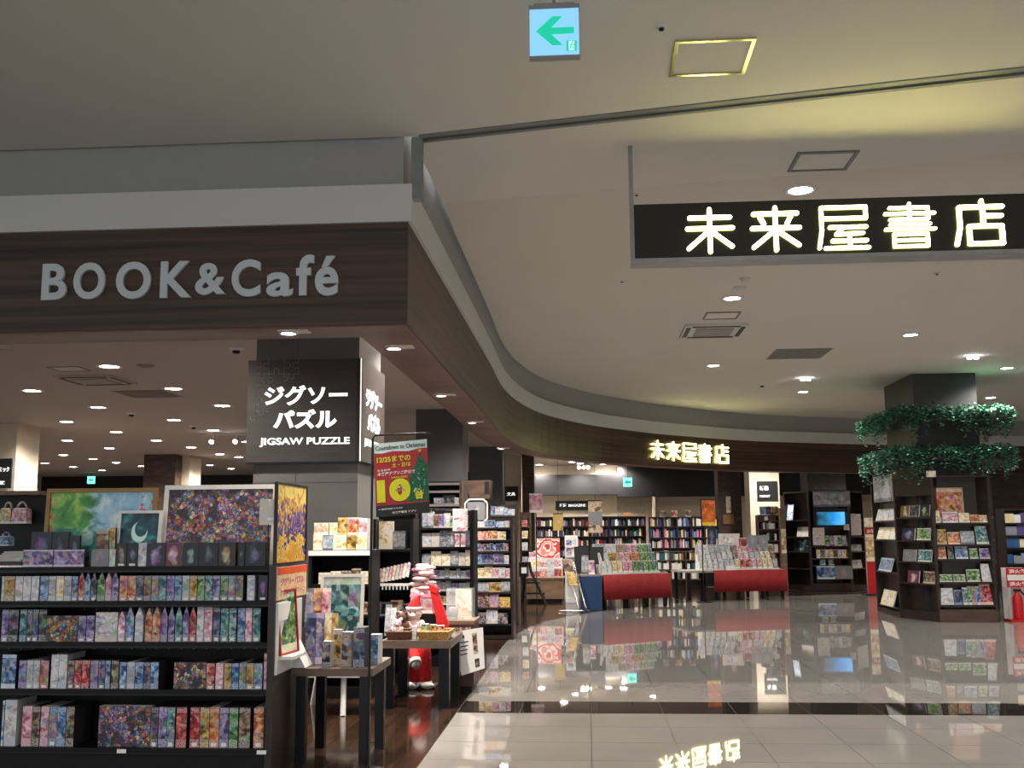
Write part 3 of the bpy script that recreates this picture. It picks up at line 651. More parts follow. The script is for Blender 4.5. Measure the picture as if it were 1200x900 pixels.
MB().box(GX1-.03,GX1+.012,YG-.01,7.32,0,SH[0]).build('end_panel', m_dbrown, t)
MB().box(GX0,GX1-.03,YG+GD+.03,7.30,0,SH[0]-.04).build('rear_half', m_black, t)
def row(spec, i, top, depth=.24, pick='spine'):
    """spec: list of (x0, x1, colour, style[, top y])"""
    n = 0
    for e in spec:
        x0, x1, c, st = e[:4]; n += 1
        tp = e[4] if len(e) > 4 else top
        kind = 'box'; sty = st
        what = 'narrow upright puzzle box'
        if st == 'point': kind, sty, what = 'pointed', 'spine', 'pencil-shaped pointed box'
        elif st == 'collage': what = 'wide flat-faced puzzle box'
        elif st in ('cover','figure'): what = 'square-faced puzzle box'
        elif st == 'plain': what = 'plain upright box'; sty = 'cover'
        cw = CW.get(c, c)
        lb = f'{cw} {what}, {ORD[n]} from left on {SHELFN[i]} of the puzzle shelving'
        A, B = xa(x0*1.0, YG+.03, (top+40)), xa(x1*1.0, YG+.03, top+40)
        d = depth if x1-x0 < 25 else .06
        carton('puzzle_box', lb, 'puzzle box', f'puzzle boxes on the {SHELFN[i]}', A+.0012, B-.0012, SH[i]+.0005, min(za(tp,YG+.03), SH[i-1]-.039 if i else 9), YG+.03+random.uniform(0,.006), d, art(c, sty, 16 if sty != 'collage' else 18), m_side if c in ('white','grey','cream','multi','orange','pink') else m_side_d, kind, price=(x1-x0 < 14 and random.random() < .5))
def sx(l, k, y=None): return [(a*k, b*k, c, s, *( [y0] if y0 else [])) for a, b, c, s, *r in l for y0 in [r[0] if r else None]]
K1 = .28333
R1 = [(90,215,'violet','cover',641),(217,345,'violet','cover',641),(372,446,'grey','figure',641),(448,474,'white','cover',641),(476,520,'brown','figure'),(521,566,'navy','figure'),(567,602,'white','spine'),
      (604,680,'violet','figure'),(681,750,'pink','figure'),(751,817,'teal','figure'),(818,899,'navy','figure'),(900,972,'gold','figure'),(980,1009,'black','figure'),(1011,1095,'navy','figure')]
row(sx(R1, K1), 0, 633.5, .09)
R2 = [(0,12,'white','spine'),(13,56,'gold','spine'),(57,89,'white','spine'),(90,122,'white','spine'),(122,155,'white','spine'),(160,194,'blue','spine'),(195,227,'grey','spine'),(228,259,'cream','spine'),(259,290,'grey','spine'),(291,317,'blue','spine'),
      (318,345,'red','point',669),(345,370,'blue','point',669),(371,395,'black','point',669),(397,430,'green','point',668),(430,455,'pink','point',668),(456,486,'violet','point',669),(490,523,'orange','spine'),(523,557,'orange','spine'),(558,589,'navy','spine'),(590,621,'brown','spine'),
      (622,651,'multi','spine'),(652,684,'teal','spine'),(685,717,'violet','spine'),(718,747,'blue','spine'),(748,779,'grey','spine'),(780,811,'gold','spine'),(812,842,'green','spine'),(843,874,'teal','spine'),(875,907,'violet','spine'),(908,939,'green','spine'),(940,969,'multi','spine'),(970,1003,'brown','spine'),(1018,1050,'white','spine'),(1066,1104,'violet','figure')]
row(sx(R2, K1), 1, 673)
R3 = [(0,28,'violet','spine'),(29,70,'black','spine'),(75,104,'teal','spine'),(105,127,'black','spine'),(128,154,'navy','spine'),(155,187,'black','spine'),(188,319,'gold','collage',721),(320,352,'violet','spine',721),(353,387,'violet','spine',721),(390,482,'white','cover',717),
      (484,514,'pink','point',716),(516,550,'blue','point',711),(554,588,'white','point',711),(596,625,'orange','point',712),(626,660,'orange','point',711),(662,690,'violet','point',711),(692,718,'violet','point',711),(720,750,'teal','point',711),(752,779,'violet','point',711),(780,808,'red','point',711),
      (811,840,'white','spine',710),(841,875,'pink','spine',710),(879,908,'navy','spine',711),(910,942,'teal','spine',712),(944,975,'teal','spine',712),(979,1010,'blue','spine',712),(1012,1040,'pink','spine',712),(1042,1075,'teal','spine',712)]
row(sx(R3, K1), 2, 713.5)
R4 = [(0,60,'blue','cover',768),(70,102,'violet','spine'),(103,131,'grey','spine'),(132,159,'grey','spine'),(160,196,'red','spine'),(203,235,'white','spine',768),(236,272,'white','spine',768),(274,302,'brown','spine'),(303,331,'red','spine'),(332,365,'red','spine'),(367,400,'violet','spine'),(402,430,'navy','spine'),(431,452,'blue','spine'),(455,486,'brown','spine'),
      (490,518,'blue','spine',777),(519,552,'grey','spine',777),(553,588,'blue','spine',777),(589,617,'navy','spine',777),(618,652,'blue','spine',777),(715,850,'brown','collage',777),(851,885,'red','spine',778),(888,920,'pink','spine',778),(922,954,'gold','spine',778),(955,984,'blue','spine',778),(985,1014,'multi','spine',778),(1015,1047,'gold','spine',778),(1048,1083,'blue','spine',778),(1088,1101,'pink','spine',766)]
row(sx(R4, K1), 3, 775)
R5 = [(0,10,'blue','cover',824),(12,62,'white','spine',823),(85,126,'pink','spine'),(127,160,'brown','spine'),(161,195,'pink','spine'),(197,230,'multi','spine'),(231,267,'blue','spine'),(268,302,'brown','spine'),(402,617,'multi','collage',830),(619,650,'black','spine'),(651,687,'violet','spine'),(688,720,'teal','spine'),(725,769,'red','spine'),
      (782,822,'red','spine'),(823,862,'gold','spine'),(863,903,'orange','spine'),(905,943,'violet','spine'),(945,982,'green','spine'),(985,1032,'brown','spine'),(1046,1088,'orange','spine')]
row(sx(R5, K1), 4, 831)
for px, lb in ((142.5,'small white price tag under the large puzzle box'), (306.5,'small white price tag at the right end of bottom shelf')):
    a = xa(px, YG-.01, 880); tag(MB().box(a-.03,a+.03,YG-.012,YG-.007,SH[4]-.028,SH[4]-.004).build('price_tag', m_paper), lb, 'price tag')
# frames and boxes standing on the top deck
YP = YG+.22
picture('framed_picture', 'gold framed garden painting with green trees and pale sky', xa(47,YP,600), xa(178,YP,600), SH[0], za(566.5,YP), YP+.05, .028, plain('gold_frame', '#8a6a3a', .35, metal=.3), garden_art(), .05, 0)
picture('framed_picture', 'large white framed mosaic picture of many small coloured shapes', xa(187,YP,600), xa(321,YP,600), SH[0], za(563.5,YP), YP+.02, .03, plain('white_frame', '#d9d9d6', .4), art('multi','collage',15), .1, 0)
picture('framed_picture', 'small white framed blue picture with a pale crescent moon', xa(136,YP-.06,600), xa(187,YP-.06,600), SH[0]+.001, za(594,YP-.06), YP-.055, .018, MATS['white_frame'], crescent_art(), .1, 0)
y2 = YG+.135
for i, (a, b, top, c) in enumerate(((128,214,619.5,'navy'),(215,284,619.5,'navy'),(286,330,624,'navy'),(396,449,618,'brown'),(451,476,615,'gold'))):
    carton('puzzle_box', ['dark navy box at the left behind violet boxes, top deck','dark navy box behind the second violet box, top deck','short navy box before the gold framed painting','brown upright box left of the crescent picture','slim yellow box beside the crescent picture'][i], 'puzzle box', 'boxes at the back of the top deck',
           xa(a*K1,y2), xa(b*K1,y2)-.002, SH[0]+.001, za(top,y2), y2, .025, art(c,'cover' if i > 2 else 'figure',12), m_side_d)
a = xa(304,YG+.02,600); t = thing('price_card', 'white price card standing on a clip in front of mosaic picture', 'price card', (a+.05,YG+.02,SH[0]))
MB().box(a,a+.108,YG+.022,YG+.026,za(613,YG),za(582,YG)).build('card', art('white','print',9), t)
MB().cyl((a+.06,YG+.024,SH[0]),(a+.06,YG+.024,za(612,YG)),.004).build('clip', m_metal, t)
# rack seen behind the puzzle shelving, far left
YK = 7.75
m_blackboard = plain('black_board', '#0d0d10', .6)
t = thing('gift_rack', 'black rack behind the puzzle shelving at far left', 'rack', (-4.5,YK,0))
MB().box(-5.6,xa(50,YK),YK+.35,YK+.4,0,za(571,YK)).build('back_panel', m_blackboard, t)
sh_ = za(655,YK-.1)
MB().box(-5.6,xa(26,YK-.1),YK-.1,YK+.35,sh_-.06,sh_).build('shelf', m_dbrown, t)
MB().box(-5.6,xa(26,YK-.1),YK+.0,YK+.35,0,sh_-.06).build('base', m_dbrown, t)
MB().box(-5.6,xa(34,YK+.1),YK+.2,YK+.35,za(573,YK),za(568,YK)).build('top_board', m_tan, t)
def handbag_pack(px0, px1, y0, y1, Y, c, lb):
    x0, x1, z0, z1 = xa(px0,Y,y1), xa(px1,Y,y1), za(y1,Y), za(y0,Y); W, H = x1-x0, z1-z0
    t = thing('gift_pack', lb, 'gift pack', ((x0+x1)/2, Y, z0), 0, 'handled gift packs on the left rack')
    prof = [(x0,z0),(x1,z0),(x1-.04*W,z0+.62*H),(x1-.2*W,z0+.7*H),(x0+.2*W,z0+.7*H),(x0+.04*W,z0+.62*H)]
    MB().prism(prof, Y, Y+.08, mi=0, front=0).build('pack_body', art(c,'cover',20), t)
    hd = MB(); pts = [((x0+x1)/2+.3*W*math.cos(k*math.pi/8), Y+.04, z0+.66*H+.3*H*math.sin(k*math.pi/8)) for k in range(9)]
    hd.tube(pts, .009, 6).build('handle', art(c,'cover',20), t)
handbag_pack(-1,12.5,582,609,YK+.2,'cream','cream gift pack with a loop handle, leftmost on the rack')
handbag_pack(13,31,582,609,YK+.2,'pink','pale pink gift pack with loop handle beside the gold frame')
handbag_pack(-3,10,619,636,YK+.05,'blue','light blue gift pack with loop handle behind white folders')
for k in range(6):
    o = MB().box(-.11,.11,0,.22,0,.009).build('folder', m_paper, local=True)
    o.location = (xa(6+k*2.0,YK-.08,645), YK-.06+.01*k, sh_+.001+.0125*k); o.rotation_euler = (0, 0, .06*(k % 3))
    tag(o, f'white document folder, {ORD[k+1]} from the bottom of the pile on left rack', 'folder', 'white folders on the left rack')
# ================================================================== TABLES AND RACKS BY THE SHOP EDGE
def table(label, X0, X1, Y0, Y1, z, th, mt, ml, lw=.07, name='display_table', inset=.03):
    t = thing(name, label, 'table', ((X0+X1)/2, (Y0+Y1)/2, 0))
    MB().box(X0,X1,Y0,Y1,z-th,z).build('table_top', mt, t)
    for x in (X0+inset, X1-inset-lw):
        for y in (Y0+inset, Y1-inset-lw): MB().box(x,x+lw,y,y+lw,0,z-th).build('leg', ml, t)
    return t
def rack(label, X0, X1, Y0, Y1, zs, top, m, name='display_rack', ends=(1,1), back=True, base=.1, th=.025, face=-1):
    t = thing(name, label, 'rack', ((X0+X1)/2, (Y0+Y1)/2, 0))
    if back: MB().box(X0,X1,Y1-.02,Y1,0,top).build('back_panel', m, t)
    if ends[0]: MB().box(X0,X0+.03,Y0,Y1,0,top).build('end_panel', m, t)
    if ends[1]: MB().box(X1-.03,X1,Y0,Y1,0,top).build('end_panel', m, t)
    for z in zs: MB().box(X0+.03,X1-.03,Y0,Y1-.02,z-th,z).build('shelf', m, t)
    if base: MB().box(X0+.03,X1-.03,Y0+.03,Y1-.02,0,base).build('plinth', m, t)
    return t
def fill(where, X0, X1, Y, z, hmax, wr, cols, styles, name='gift_box', cat='gift box', what='gift box', d=.1, tilt=0.0, gap=.004, group=None, side=None, hmin=.6, as_book=False, k0=0):
    """a row of single goods on one shelf, left to right"""
    x = X0; n = k0
    while x < X1-wr[0]*.7:
        wd = min(random.uniform(*wr), X1-x); c = random.choice(cols); st = random.choice(styles); n += 1
        h = hmax*random.uniform(hmin, 1.0)
        lb = f'{CW.get(c,c)} {what}, {ORD[n] if n < len(ORD) else "far"} from left {where}'
        if as_book: book(lb, group or f'goods {where}', x, x+wd, z+.001, z+h, Y, art(c,st,16), tilt=tilt, name=name, cat=cat)
        else: carton(name, lb, cat, group or f'goods {where}', x, x+wd, z+.001, z+h, Y, d*random.uniform(.8,1), art(c,st,16), side or (m_side if random.random() < .7 else m_side_d), tilt=tilt)
        x += wd+gap
    return n
def stand(name, label, cat, px0, px1, py0, py1, Y, front, d=.03, rz=0.0, tilt=0.0, side=None, group=None, z0=None):
    """upright card, box or book seen between pixel columns at depth Y, turned by rz"""
    x0, x1 = xa(px0,Y,(py0+py1)/2), xa(px1,Y,(py0+py1)/2); zz = za(py1,Y) if z0 is None else z0
    W, H = (x1-x0)/max(.2, math.cos(rz)), za(py0,Y)-zz
    o = MB().box(-W/2,W/2,0,d,0,H,mi=0,front=1).build(name, [side or m_side, front], local=True)
    o.location = ((x0+x1)/2, Y, zz); o.rotation_euler = (-tilt, 0, rz); return tag(o, label, cat, group)
m_ttop = wood('table_top_wood', '#4b3f37', '#6e5f53', (1.2,8,8), .4)
m_redcard = plain('red_frame', '#a3141c', .4)
# --- near table
EX = GX1+.013
ZT = za(784,6.94); TX1 = xa(437,6.94,788)
TB = atZ(457,770,ZT).y
table('low grey wood display table nearest the camera', EX+.001, TX1, 6.935, TB, ZT, .05, m_ttop, m_metal, .065)
t = thing('white_riser', 'white board with a ledge fixed to the end of puzzle shelving', 'display stand', (EX,6.8,ZT+.005))
MB().box(EX,EX+.012,6.57,7.14,ZT+.005,ZT+.45).build('board', m_whitep, t); MB().box(EX+.012,EX+.11,6.62,6.92,za(767,6.75)-.02,za(767,6.75)).build('ledge', m_whitep, t)
MB().prism([(EX+.012,ZT+.005),(EX+.1,ZT+.005),(EX+.012,ZT+.17)], 6.93, 7.12, plane='xz').build('bracket', m_whitep, t)
def end_card(name, label, cat, y0, y1, z0, z1, m, d=.004, x=None):
    x = EX if x is None else x
    o = MB().box(-(y1-y0)/2,(y1-y0)/2,0,d,0,z1-z0,mi=0,front=1).build(name, [m_paper, m], local=True); o.location = (x+d,(y0+y1)/2,z0); o.rotation_euler = (0,0,math.pi/2); return tag(o, label, cat)
end_card('paper_slip', 'white paper slip clipped to the end of puzzle shelving', 'paper', 6.57, 6.95, za(728,6.6), za(707,6.6), m_paper, .004, EX+.014)
pc = end_card('price_card', 'peach price card with orange top on the end of puzzle shelving', 'price card', 6.57, 7.26, za(703,6.6), za(664,6.6), plain('peach_card', '#f0c79a', .5, var=.2, scale=25), .006)
W_, H_ = .69, za(664,6.6)-za(703,6.6)
MB().box(-W_/2,W_/2,-.002,0,H_*.77,H_).build('orange_header', plain('orange_card', '#e0561a', .5), pc, local=True)
mb = MB(); lettering(mb,'ジグソーパズル',(-W_*.4,-.0015,H_*.42),(W_*.8,0,0),(0,0,H_*.25),.03); mb.build('lettering', plain('magenta_ink', '#c24a7a', .5), pc, local=True)
mb = MB(); lettering(mb,'クリスマスギフトに',(-W_*.4,-.0015,H_*.12),(W_*.8,0,0),(0,0,H_*.2),.02); mb.build('lettering', MATS['magenta_ink'], pc, local=True)
picture('framed_picture', 'black framed gold and violet picture on the end of puzzle shelving', EX-.002-.36, EX-.002+.36, SH[0]+.002, za(561,6.5), 6.92, .014, m_metal, gold_art(), 0, math.pi/2, .022)
picture('framed_picture', 'thin red framed picture leaning on the white board ledge', EX+.045-.15, EX+.045+.15, za(767,6.75)+.002, za(690,6.75), 6.77, .012, m_redcard, art('green','cover',12), .08, 1.45)
picture('framed_picture', 'pale framed blue picture leaning at the back of nearest table', xa(373,7.42,700), xa(424,7.42,700), ZT+.002, za(671,7.42), 7.42, .022, MATS['white_frame'], art('teal','cover',9), .16, .05)
for i, (a, b, c) in enumerate(((357,367,'grey'),(367,377,'orange'),(377,387,'pink'))):
    stand('puzzle_booklet', f'{c} upright booklet, upper row on the white riser', 'booklet', a, b, 688, 720, 7.25+.0*i, art(c,'cover',14), .02, .15, .2, group='booklets on the white riser', z0=ZT+.24)
for i, (a, b, c) in enumerate(((358,369,'navy'),(370,379,'violet'),(380,388,'cream'),(388,395,'gold'))):
    stand('puzzle_booklet', f'{c} upright booklet, lower row on the white riser', 'booklet', a, b, 718, 764, 7.16, art(c,'cover',14), .02, .15, .15, group='booklets on the white riser', z0=ZT+.001)
for a, b, y0, Y, c, d, lb in ((377,387,752,7.0,'black',.07,'small black upright box at the front of nearest table'), (389,399,738,7.1,'gold',.06,'tall yellow upright box on the nearest table'),
        (400,412,741,7.03,'brown',.09,'tan upright box on the nearest table'), (414,427,735.5,6.99,'navy',.14,'tall dark navy upright box on the nearest table'), (432,443,744,7.15,'blue',.1,'blue grey box at the right edge of nearest table')):
    stand('puzzle_box', lb, 'puzzle box', a, b, y0, 788, Y, art(c,'spine',16), d, -.12, 0, m_side if c != 'navy' else m_side_d, 'upright boxes on the nearest table', z0=ZT+.001)
# --- poster on a black pole
YQ = 6.80; QX = xa(433.5,YQ,700)
t = thing('poster_stand', 'tall thin black pole holding the red Christmas campaign poster', 'poster stand', (QX,YQ,0))
qt = za(512,YQ)
MB().cyl((QX,YQ,0),(QX+.006,YQ,qt),.008).build('pole', m_metal, t)
MB().lathe([(.11,0),(.11,.008),(.012,.014),(.009,.03)], (QX,YQ,0), 20).build('base', m_metal, t)
MB().tube([(QX+.006,YQ,qt),(QX+.02,YQ,qt+.022),(QX+.39,YQ,qt+.034)], .006).build('arm', m_metal, t)
c0 = [atY(438,520.5,YQ), atY(500,514.5,YQ), atY(503,602.5,YQ), atY(441,606.5,YQ)]
t = thing('campaign_poster', 'red and green Christmas poster with a big yellow 10', 'poster', ((c0[3]+c0[2])/2))
U = c0[1]-c0[0]; V = c0[0]-c0[3]; O = c0[3]
pv = lambda a, b, o=0: O + U*a + V*b - Vector((0,o,0))
def sheet(mb, a0, a1, b0, b1, o=0.0, poly=None, th=.001):
    q = [pv(a,b,o) for a, b in (poly or ((a0,b0),(a1,b0),(a1,b1),(a0,b1)))]; n = len(q)
    mb.add(q + [p+Vector((0,th,0)) for p in q], [tuple(range(n)), tuple(range(n,2*n))[::-1]] + [(k,n+k,n+(k+1) % n,(k+1) % n) for k in range(n)]); return mb
sheet(MB(),0,1,0,1,0,th=.003).build('sheet', plain('poster_red', '#a81e26', .4), t)
sheet(MB(),0,1,0,.15,.001).build('black_strip', plain('poster_black', '#111114', .4), t)
sheet(MB(),0,0,0,0,.001,[(0,.87),(.15,.86),(.35,.88),(.65,.86),(.85,.885),(1,.885),(1,1),(0,1)]).build('white_strip', plain('poster_white', '#cfe3e2', .45), t)
sheet(MB(),0,0,0,0,.001,[(.60,.17),(1,.17),(1,.66),(.96,.68),(.93,.74),(.91,.745),(.865,.85),(.82,.745),(.80,.74),(.77,.66),(.73,.65),(.70,.54),(.66,.53),(.62,.36)]).build('tree_print', plain('poster_green', '#0f5a3a', .45, var=.5, scale=60), t)
star = MB(); cc = (.86,.855)
sheet(star,0,0,0,0,.0018,[(cc[0]+(.05 if k % 2 == 0 else .02)*math.sin(k*math.pi/5), cc[1]+(.036 if k % 2 == 0 else .014)*math.cos(k*math.pi/5)) for k in range(10)]).build('star_print', plain('poster_gold', '#d8a83a', .4), t)
bb = MB()
for k in range(16):
    a, b = random.uniform(.70,.95), random.uniform(.24,.66); sheet(MB(),0,0,0,0,.0018,[(a+.012*math.cos(j*math.pi/4), b+.009*math.sin(j*math.pi/4)) for j in range(8)]).build('bauble_print', plain('bauble_print', '#7fc4c8', .4), t)
m_py, m_pw = plain('poster_yellow', '#dede12', .45), plain('poster_white_ink', '#f0e8e4', .45)
def ptext(s, a0, a1, b0, b1, m, nm='lettering', bold=.02):
    mb = MB(); lettering(mb, s, pv(a0,b0,.0015), U*(a1-a0), V*(b1-b0), bold, off=.001); mb.build(nm, m, t)
ptext('Countdown to Christmas',.03,.97,.905,.965, plain('poster_ink', '#23363a', .5))
ptext('12/25までの',.05,.68,.735,.815,m_py); ptext('土・日は',.33,.68,.655,.715,m_py)
ptext('お会計時',.05,.30,.615,.645,m_pw); ptext('未来屋アプリご提示で',.05,.76,.555,.605,m_pw)
ptext('WAON POINT',.3,.62,.505,.53,m_py)
ptext('10',.03,.66,.19,.50,m_py,bold=.06); ptext('倍',.68,.9,.2,.34,m_py,bold=.05)
ptext('基本',.42,.52,.37,.40,m_pw); ptext('ポイント',.38,.56,.325,.355,m_pw)
ptext('※一部対象外商品がございます',.05,.5,.09,.115,m_pw); ptext('未来屋書店 アプリ',.3,.75,.03,.06,m_pw)
# --- white stool behind the near table
st0 = atZ(399,839,0); t = thing('white_stool', 'white wooden stool standing behind the nearest table', 'stool', (st0.x, st0.y+.2, 0))
sz = .34
MB().box(st0.x-.36,st0.x+.22,st0.y+.02,st0.y+.55,sz-.035,sz).build('seat', m_whitep, t)
for dx, dy, lx, ly in ((.02,0,.0,.10), (.25,.55,.20,.5), (-.38,.55,-.32,.5), (-.40,0.02,-.34,.08)):
    MB().cyl((st0.x+dx,st0.y+dy,0),(st0.x+lx,st0.y+ly,sz-.03),.024,.024,n=8).build('leg', m_whitep, t)
# --- gift rack in front of the jigsaw pillar
YR = 9.62
RX0, RX1 = xa(362,YR), xa(436,YR)
zr = [za(643.5,YR), za(684,YR), za(720,YR), za(765,YR)]
rack('black gift rack with cream boxes in front of the jigsaw pillar', RX0, RX1, YR, YR+.4, zr, zr[0], m_black, ends=(1,1))
MB_r = thing('price_rail', 'white price rail along the top of the black gift rack', 'price rail', ((RX0+RX1)/2,YR-.01,zr[0]-.045))
MB().box(RX0,RX1,YR-.012,YR-.001,zr[0]-.05,zr[0]-.004).build('rail', m_whitep, MB_r)
W1 = 'on top of the black gift rack'
def upx(lst, Y, group, z=None, d=.1, name='gift_box', cat='gift box', style='cover'):
    for a, b, y0, y1, c, lb in lst:
        stand(name, lb, cat, a, b, y0, y1, Y, art(c,style,14), d, 0, 0, m_side, group, z0=z)
low = [(367,378,627,643,'cream'),(378.5,390,627,643,'grey'),(390.5,406,625,643,'cream'),(406.5,417,625,643,'gold'),(417.5,430,625,643,'cream')]
zt = za(625.5,YR+.02)
for i, (a, b, y0, y1, c) in enumerate(low): stand('gift_box', f'{c} gift box, {ORD[i+1]} from left in the lower layer on the gift rack', 'gift box', a, b, 625.5, y1, YR+.02, art(c,'cover',14), .2, group='boxes on the black gift rack', z0=zr[0]+.001)
for i, (a, b, y0, c) in enumerate(((368,385,611,'cream'),(386,395.5,611,'cream'),(396,406.5,605,'gold'),(407,420,605,'orange'),(420.5,430,606,'pink'))):
    stand('gift_box', f'{c} gift box, {ORD[i+1]} from left in the upper layer on the gift rack', 'gift box', a, b, y0, 625, YR+.03, art(c,'cover',14), .18, group='boxes on the black gift rack', z0=zt+.002)
fill('on the second shelf of the gift rack', RX0+.09, RX1-.04, YR+.03, zr[1], .15, (.07,.12), ['cream','gold','brown','white'], ['cover','spine'])
fill('on the third shelf of the gift rack', RX0+.05, RX1-.04, YR+.03, zr[2], .17, (.09,.14), ['black','grey','brown','violet'], ['cover','figure'])
fill('on the lowest shelf of the gift rack', RX0+.05, RX1-.04, YR+.03, zr[3], .2, (.08,.14), ['black','brown','gold'], ['cover','figure'])
# second gift rack, right of the pole
YR2 = 10.5
X0, X1 = xa(437,YR2), xa(484,YR2)
zr = [za(643,YR2), za(688,YR2), za(722,YR2), za(760,YR2)]
rack('dark gift rack with pink albums behind the poster pole', X0, X1, YR2, YR2+.4, zr, za(607,YR2), m_black)
fill('on the top shelf of rack with pink albums', X0+.04, X1-.04, YR2+.1, zr[0], .30, (.10,.15), ['cream','pink','grey','gold'], ['cover','print'])
sl = za(680,YR2)
for k in range(9):
    x = X0+.04+k*.038; o = MB().box(0,.03,0,.02,0,.15,mi=0,front=1).build('album', [m_paper, art(['pink','cream','white'][k % 3],'spine',14)], local=True)
    o.location = (x, YR2-.05+.012*(8-k), sl-.02+.008*k); o.rotation_euler = (-.35,.12,0)
    tag(o, f'white edged pastel album, {ORD[k+1]} from left on the sloping shelf', 'album', 'albums on the sloping shelf')
t = thing('album_shelf', 'sloping white comb rail under the pastel albums', 'shelf', (X0,YR2-.08,sl-.06))
MB().box(X0+.03,X1-.03,YR2-.07,YR2+.0,sl-.05,sl-.026).build('rail', m_whitep, t)
for k in range(10): MB().box(X0+.04+k*.036,X0+.052+k*.036,YR2-.075,YR2-.07,sl-.085,sl-.03).build('comb_tooth', m_whitep, t)
fill('on the third shelf of rack with pink albums', X0+.04, X1-.04, YR2+.03, zr[2], .2, (.09,.14), ['brown','black','pink'], ['cover'])
# --- second table with baskets and plush toys
ZT2 = za(751,9.1)
table('low dark display table with baskets and plush toys', xa(446,9.1,752), xa(528.5,9.1,752), 9.1, 9.95, ZT2, .065, m_ttop, m_metal, .09, inset=.02)
m_wick = plain('wicker', '#b0854a', .6, var=.35, scale=90, bump=.6); m_wickd = plain('dark_wicker', '#5d3a22', .6, var=.35, scale=90, bump=.6)
def basket(px0, px1, Y, d, h, m, lb):
    x0, x1 = xa(px0,Y,748), xa(px1,Y,748); t = thing('wicker_basket', lb, 'basket', ((x0+x1)/2,Y+d/2,ZT2)); c = Vector(((x0+x1)/2,Y+d/2,ZT2)); W = (x1-x0)/2
    MB().box(x0+.015,x1-.015,Y+.015,Y+d-.015,ZT2+.001,ZT2+.008).build('base', m, t)
    for k in range(4):
        z = ZT2+.008+(h-.012)*k/4; e = .012-.004*k; f_ = (h-.012)/4
        w_ = MB()
        for a in ((x0+e,x1-e,Y+e,Y+e+.01),(x0+e,x1-e,Y+d-e-.01,Y+d-e),(x0+e,x0+e+.01,Y+e+.01,Y+d-e-.01),(x1-e-.01,x1-e,Y+e+.01,Y+d-e-.01)): w_.box(*a,z,z+f_*.92)
        w_.build('woven_band', m, t)
    rim = [(x0,Y,ZT2+h),(x1,Y,ZT2+h),(x1,Y+d,ZT2+h),(x0,Y+d,ZT2+h),(x0,Y,ZT2+h)]
    MB().tube(rim,.009,6).build('rim', m, t)
basket(452,480,9.14,.3,.07,m_wickd,'dark wicker basket at the left of the plush table')
basket(489,526,9.14,.3,.07,m_wick,'golden wicker basket at the right of the plush table')
YB_ = 9.32
m_pinkf = plain('pink_fluff', '#d9bdbb', .9, var=.15, scale=70, bump=1.0); m_brownf = plain('brown_fluff', '#5a3d30', .9, var=.2, scale=70, bump=1.0); m_redf = plain('red_felt', '#c8161c', .8, var=.15, scale=30, bump=.4); m_whitef = plain('white_fluff', '#e6e0da', .95, var=.08, scale=80, bump=1.0)
def plush(label, px, py, Y, s, m, hat=None, ears=True, arms=True, m2=None):
    p = atY(px, py, Y); t = thing('plush_toy', label, 'plush toy', p)
    MB().ball(p+Vector((0,0,.42*s)), .42*s, sc=(1,.85,1)).build('body', m, t)
    h = p+Vector((0,-.05*s,1.02*s)); hd = MB().ball(h, .36*s, sc=(1.05,.95,.95)).build('head', m, t)
    MB().ball(h+Vector((0,-.31*s,-.08*s)), .13*s, sc=(1.1,.8,.8)).build('muzzle', m2 or m, hd)
    for e in (-1,1):
        MB().ball(h+Vector((e*.13*s,-.33*s,.07*s)), .035*s, 8, 6).build('eye', m_metal, hd)
        if ears: MB().ball(h+Vector((e*.29*s,0,.28*s)), .14*s, sc=(1,.6,1)).build('ear', m, hd)
        if arms: MB().ball(p+Vector((e*.40*s,-.18*s,.48*s)), .17*s, sc=(.9,1.3,1.5)).build('arm', m, t)
        MB().ball(p+Vector((e*.26*s,-.36*s,.16*s)), .18*s, sc=(.9,1.4,.9)).build('foot', m, t)
    if hat:
        ht = MB(); n = 12; base = h+Vector((0,0,.2*s)); prof = [(.33,0,0),(.3,.14,.02),(.2,.38,.08),(.1,.56,.2),(.03,.62,.36)]
        vs = [base+Vector((r*s*math.cos(2*math.pi*k/n)+x*s, r*s*math.sin(2*math.pi*k/n), z*s)) for r, z, x in prof for k in range(n)]
        ht.add(vs, [(i*n+k,i*n+(k+1) % n,(i+1)*n+(k+1) % n,(i+1)*n+k) for i in range(len(prof)-1) for k in range(n)], smooth=True); H_ = ht.build('hat', m_redf, t)
        MB().lathe([(.31*s,-.05*s),(.38*s,-.03*s),(.38*s,.07*s),(.31*s,.09*s)], base, 14).build('hat_trim', m_whitef, H_)
        MB().ball(base+Vector((.38*s,0,.62*s)), .09*s, 8, 6).build('pompom', m_whitef, H_)
    return t
zb = ZT2+.08
plush('pink plush toy wearing a pointed red hat beside the basket', 485, 745, 9.6, .2, m_pinkf, hat=True, m2=m_whitef, ears=False)
plush('brown and white plush toy lying in the dark basket', 471, 741, 9.55, .13, m_brownf, m2=m_whitef)
plush('small pink fluffy plush toy in the dark wicker basket', 466, 744, 9.3, .1, m_pinkf)
p = atY(497,718.5,9.86); t = thing('gift_bag', 'frilly pink gift bag standing behind the red hat', 'gift bag', p)
MB().box(p.x-.12,p.x+.12,p.y-.06,p.y+.06,p.z+.001,p.z+.22).build('bag', art('pink','cover',12), t)
rb = random.Random(3)
for k in range(15):
    a = k*2.4; MB().ball(p+Vector((.09*math.cos(a)*(1-k/26), .05*math.sin(a), .2+.017*k)), rb.uniform(.04,.055), 10, 6, (1.5,.8,.45)).build('frill', m_pinkf if k % 3 else art('pink','cover',12), t)
MB().box(p.x-.125,p.x+.125,p.y-.065,p.y+.065,p.z+.15,p.z+.175).build('ribbon', plain('pink_ribbon', '#e69ab4', .5), t)
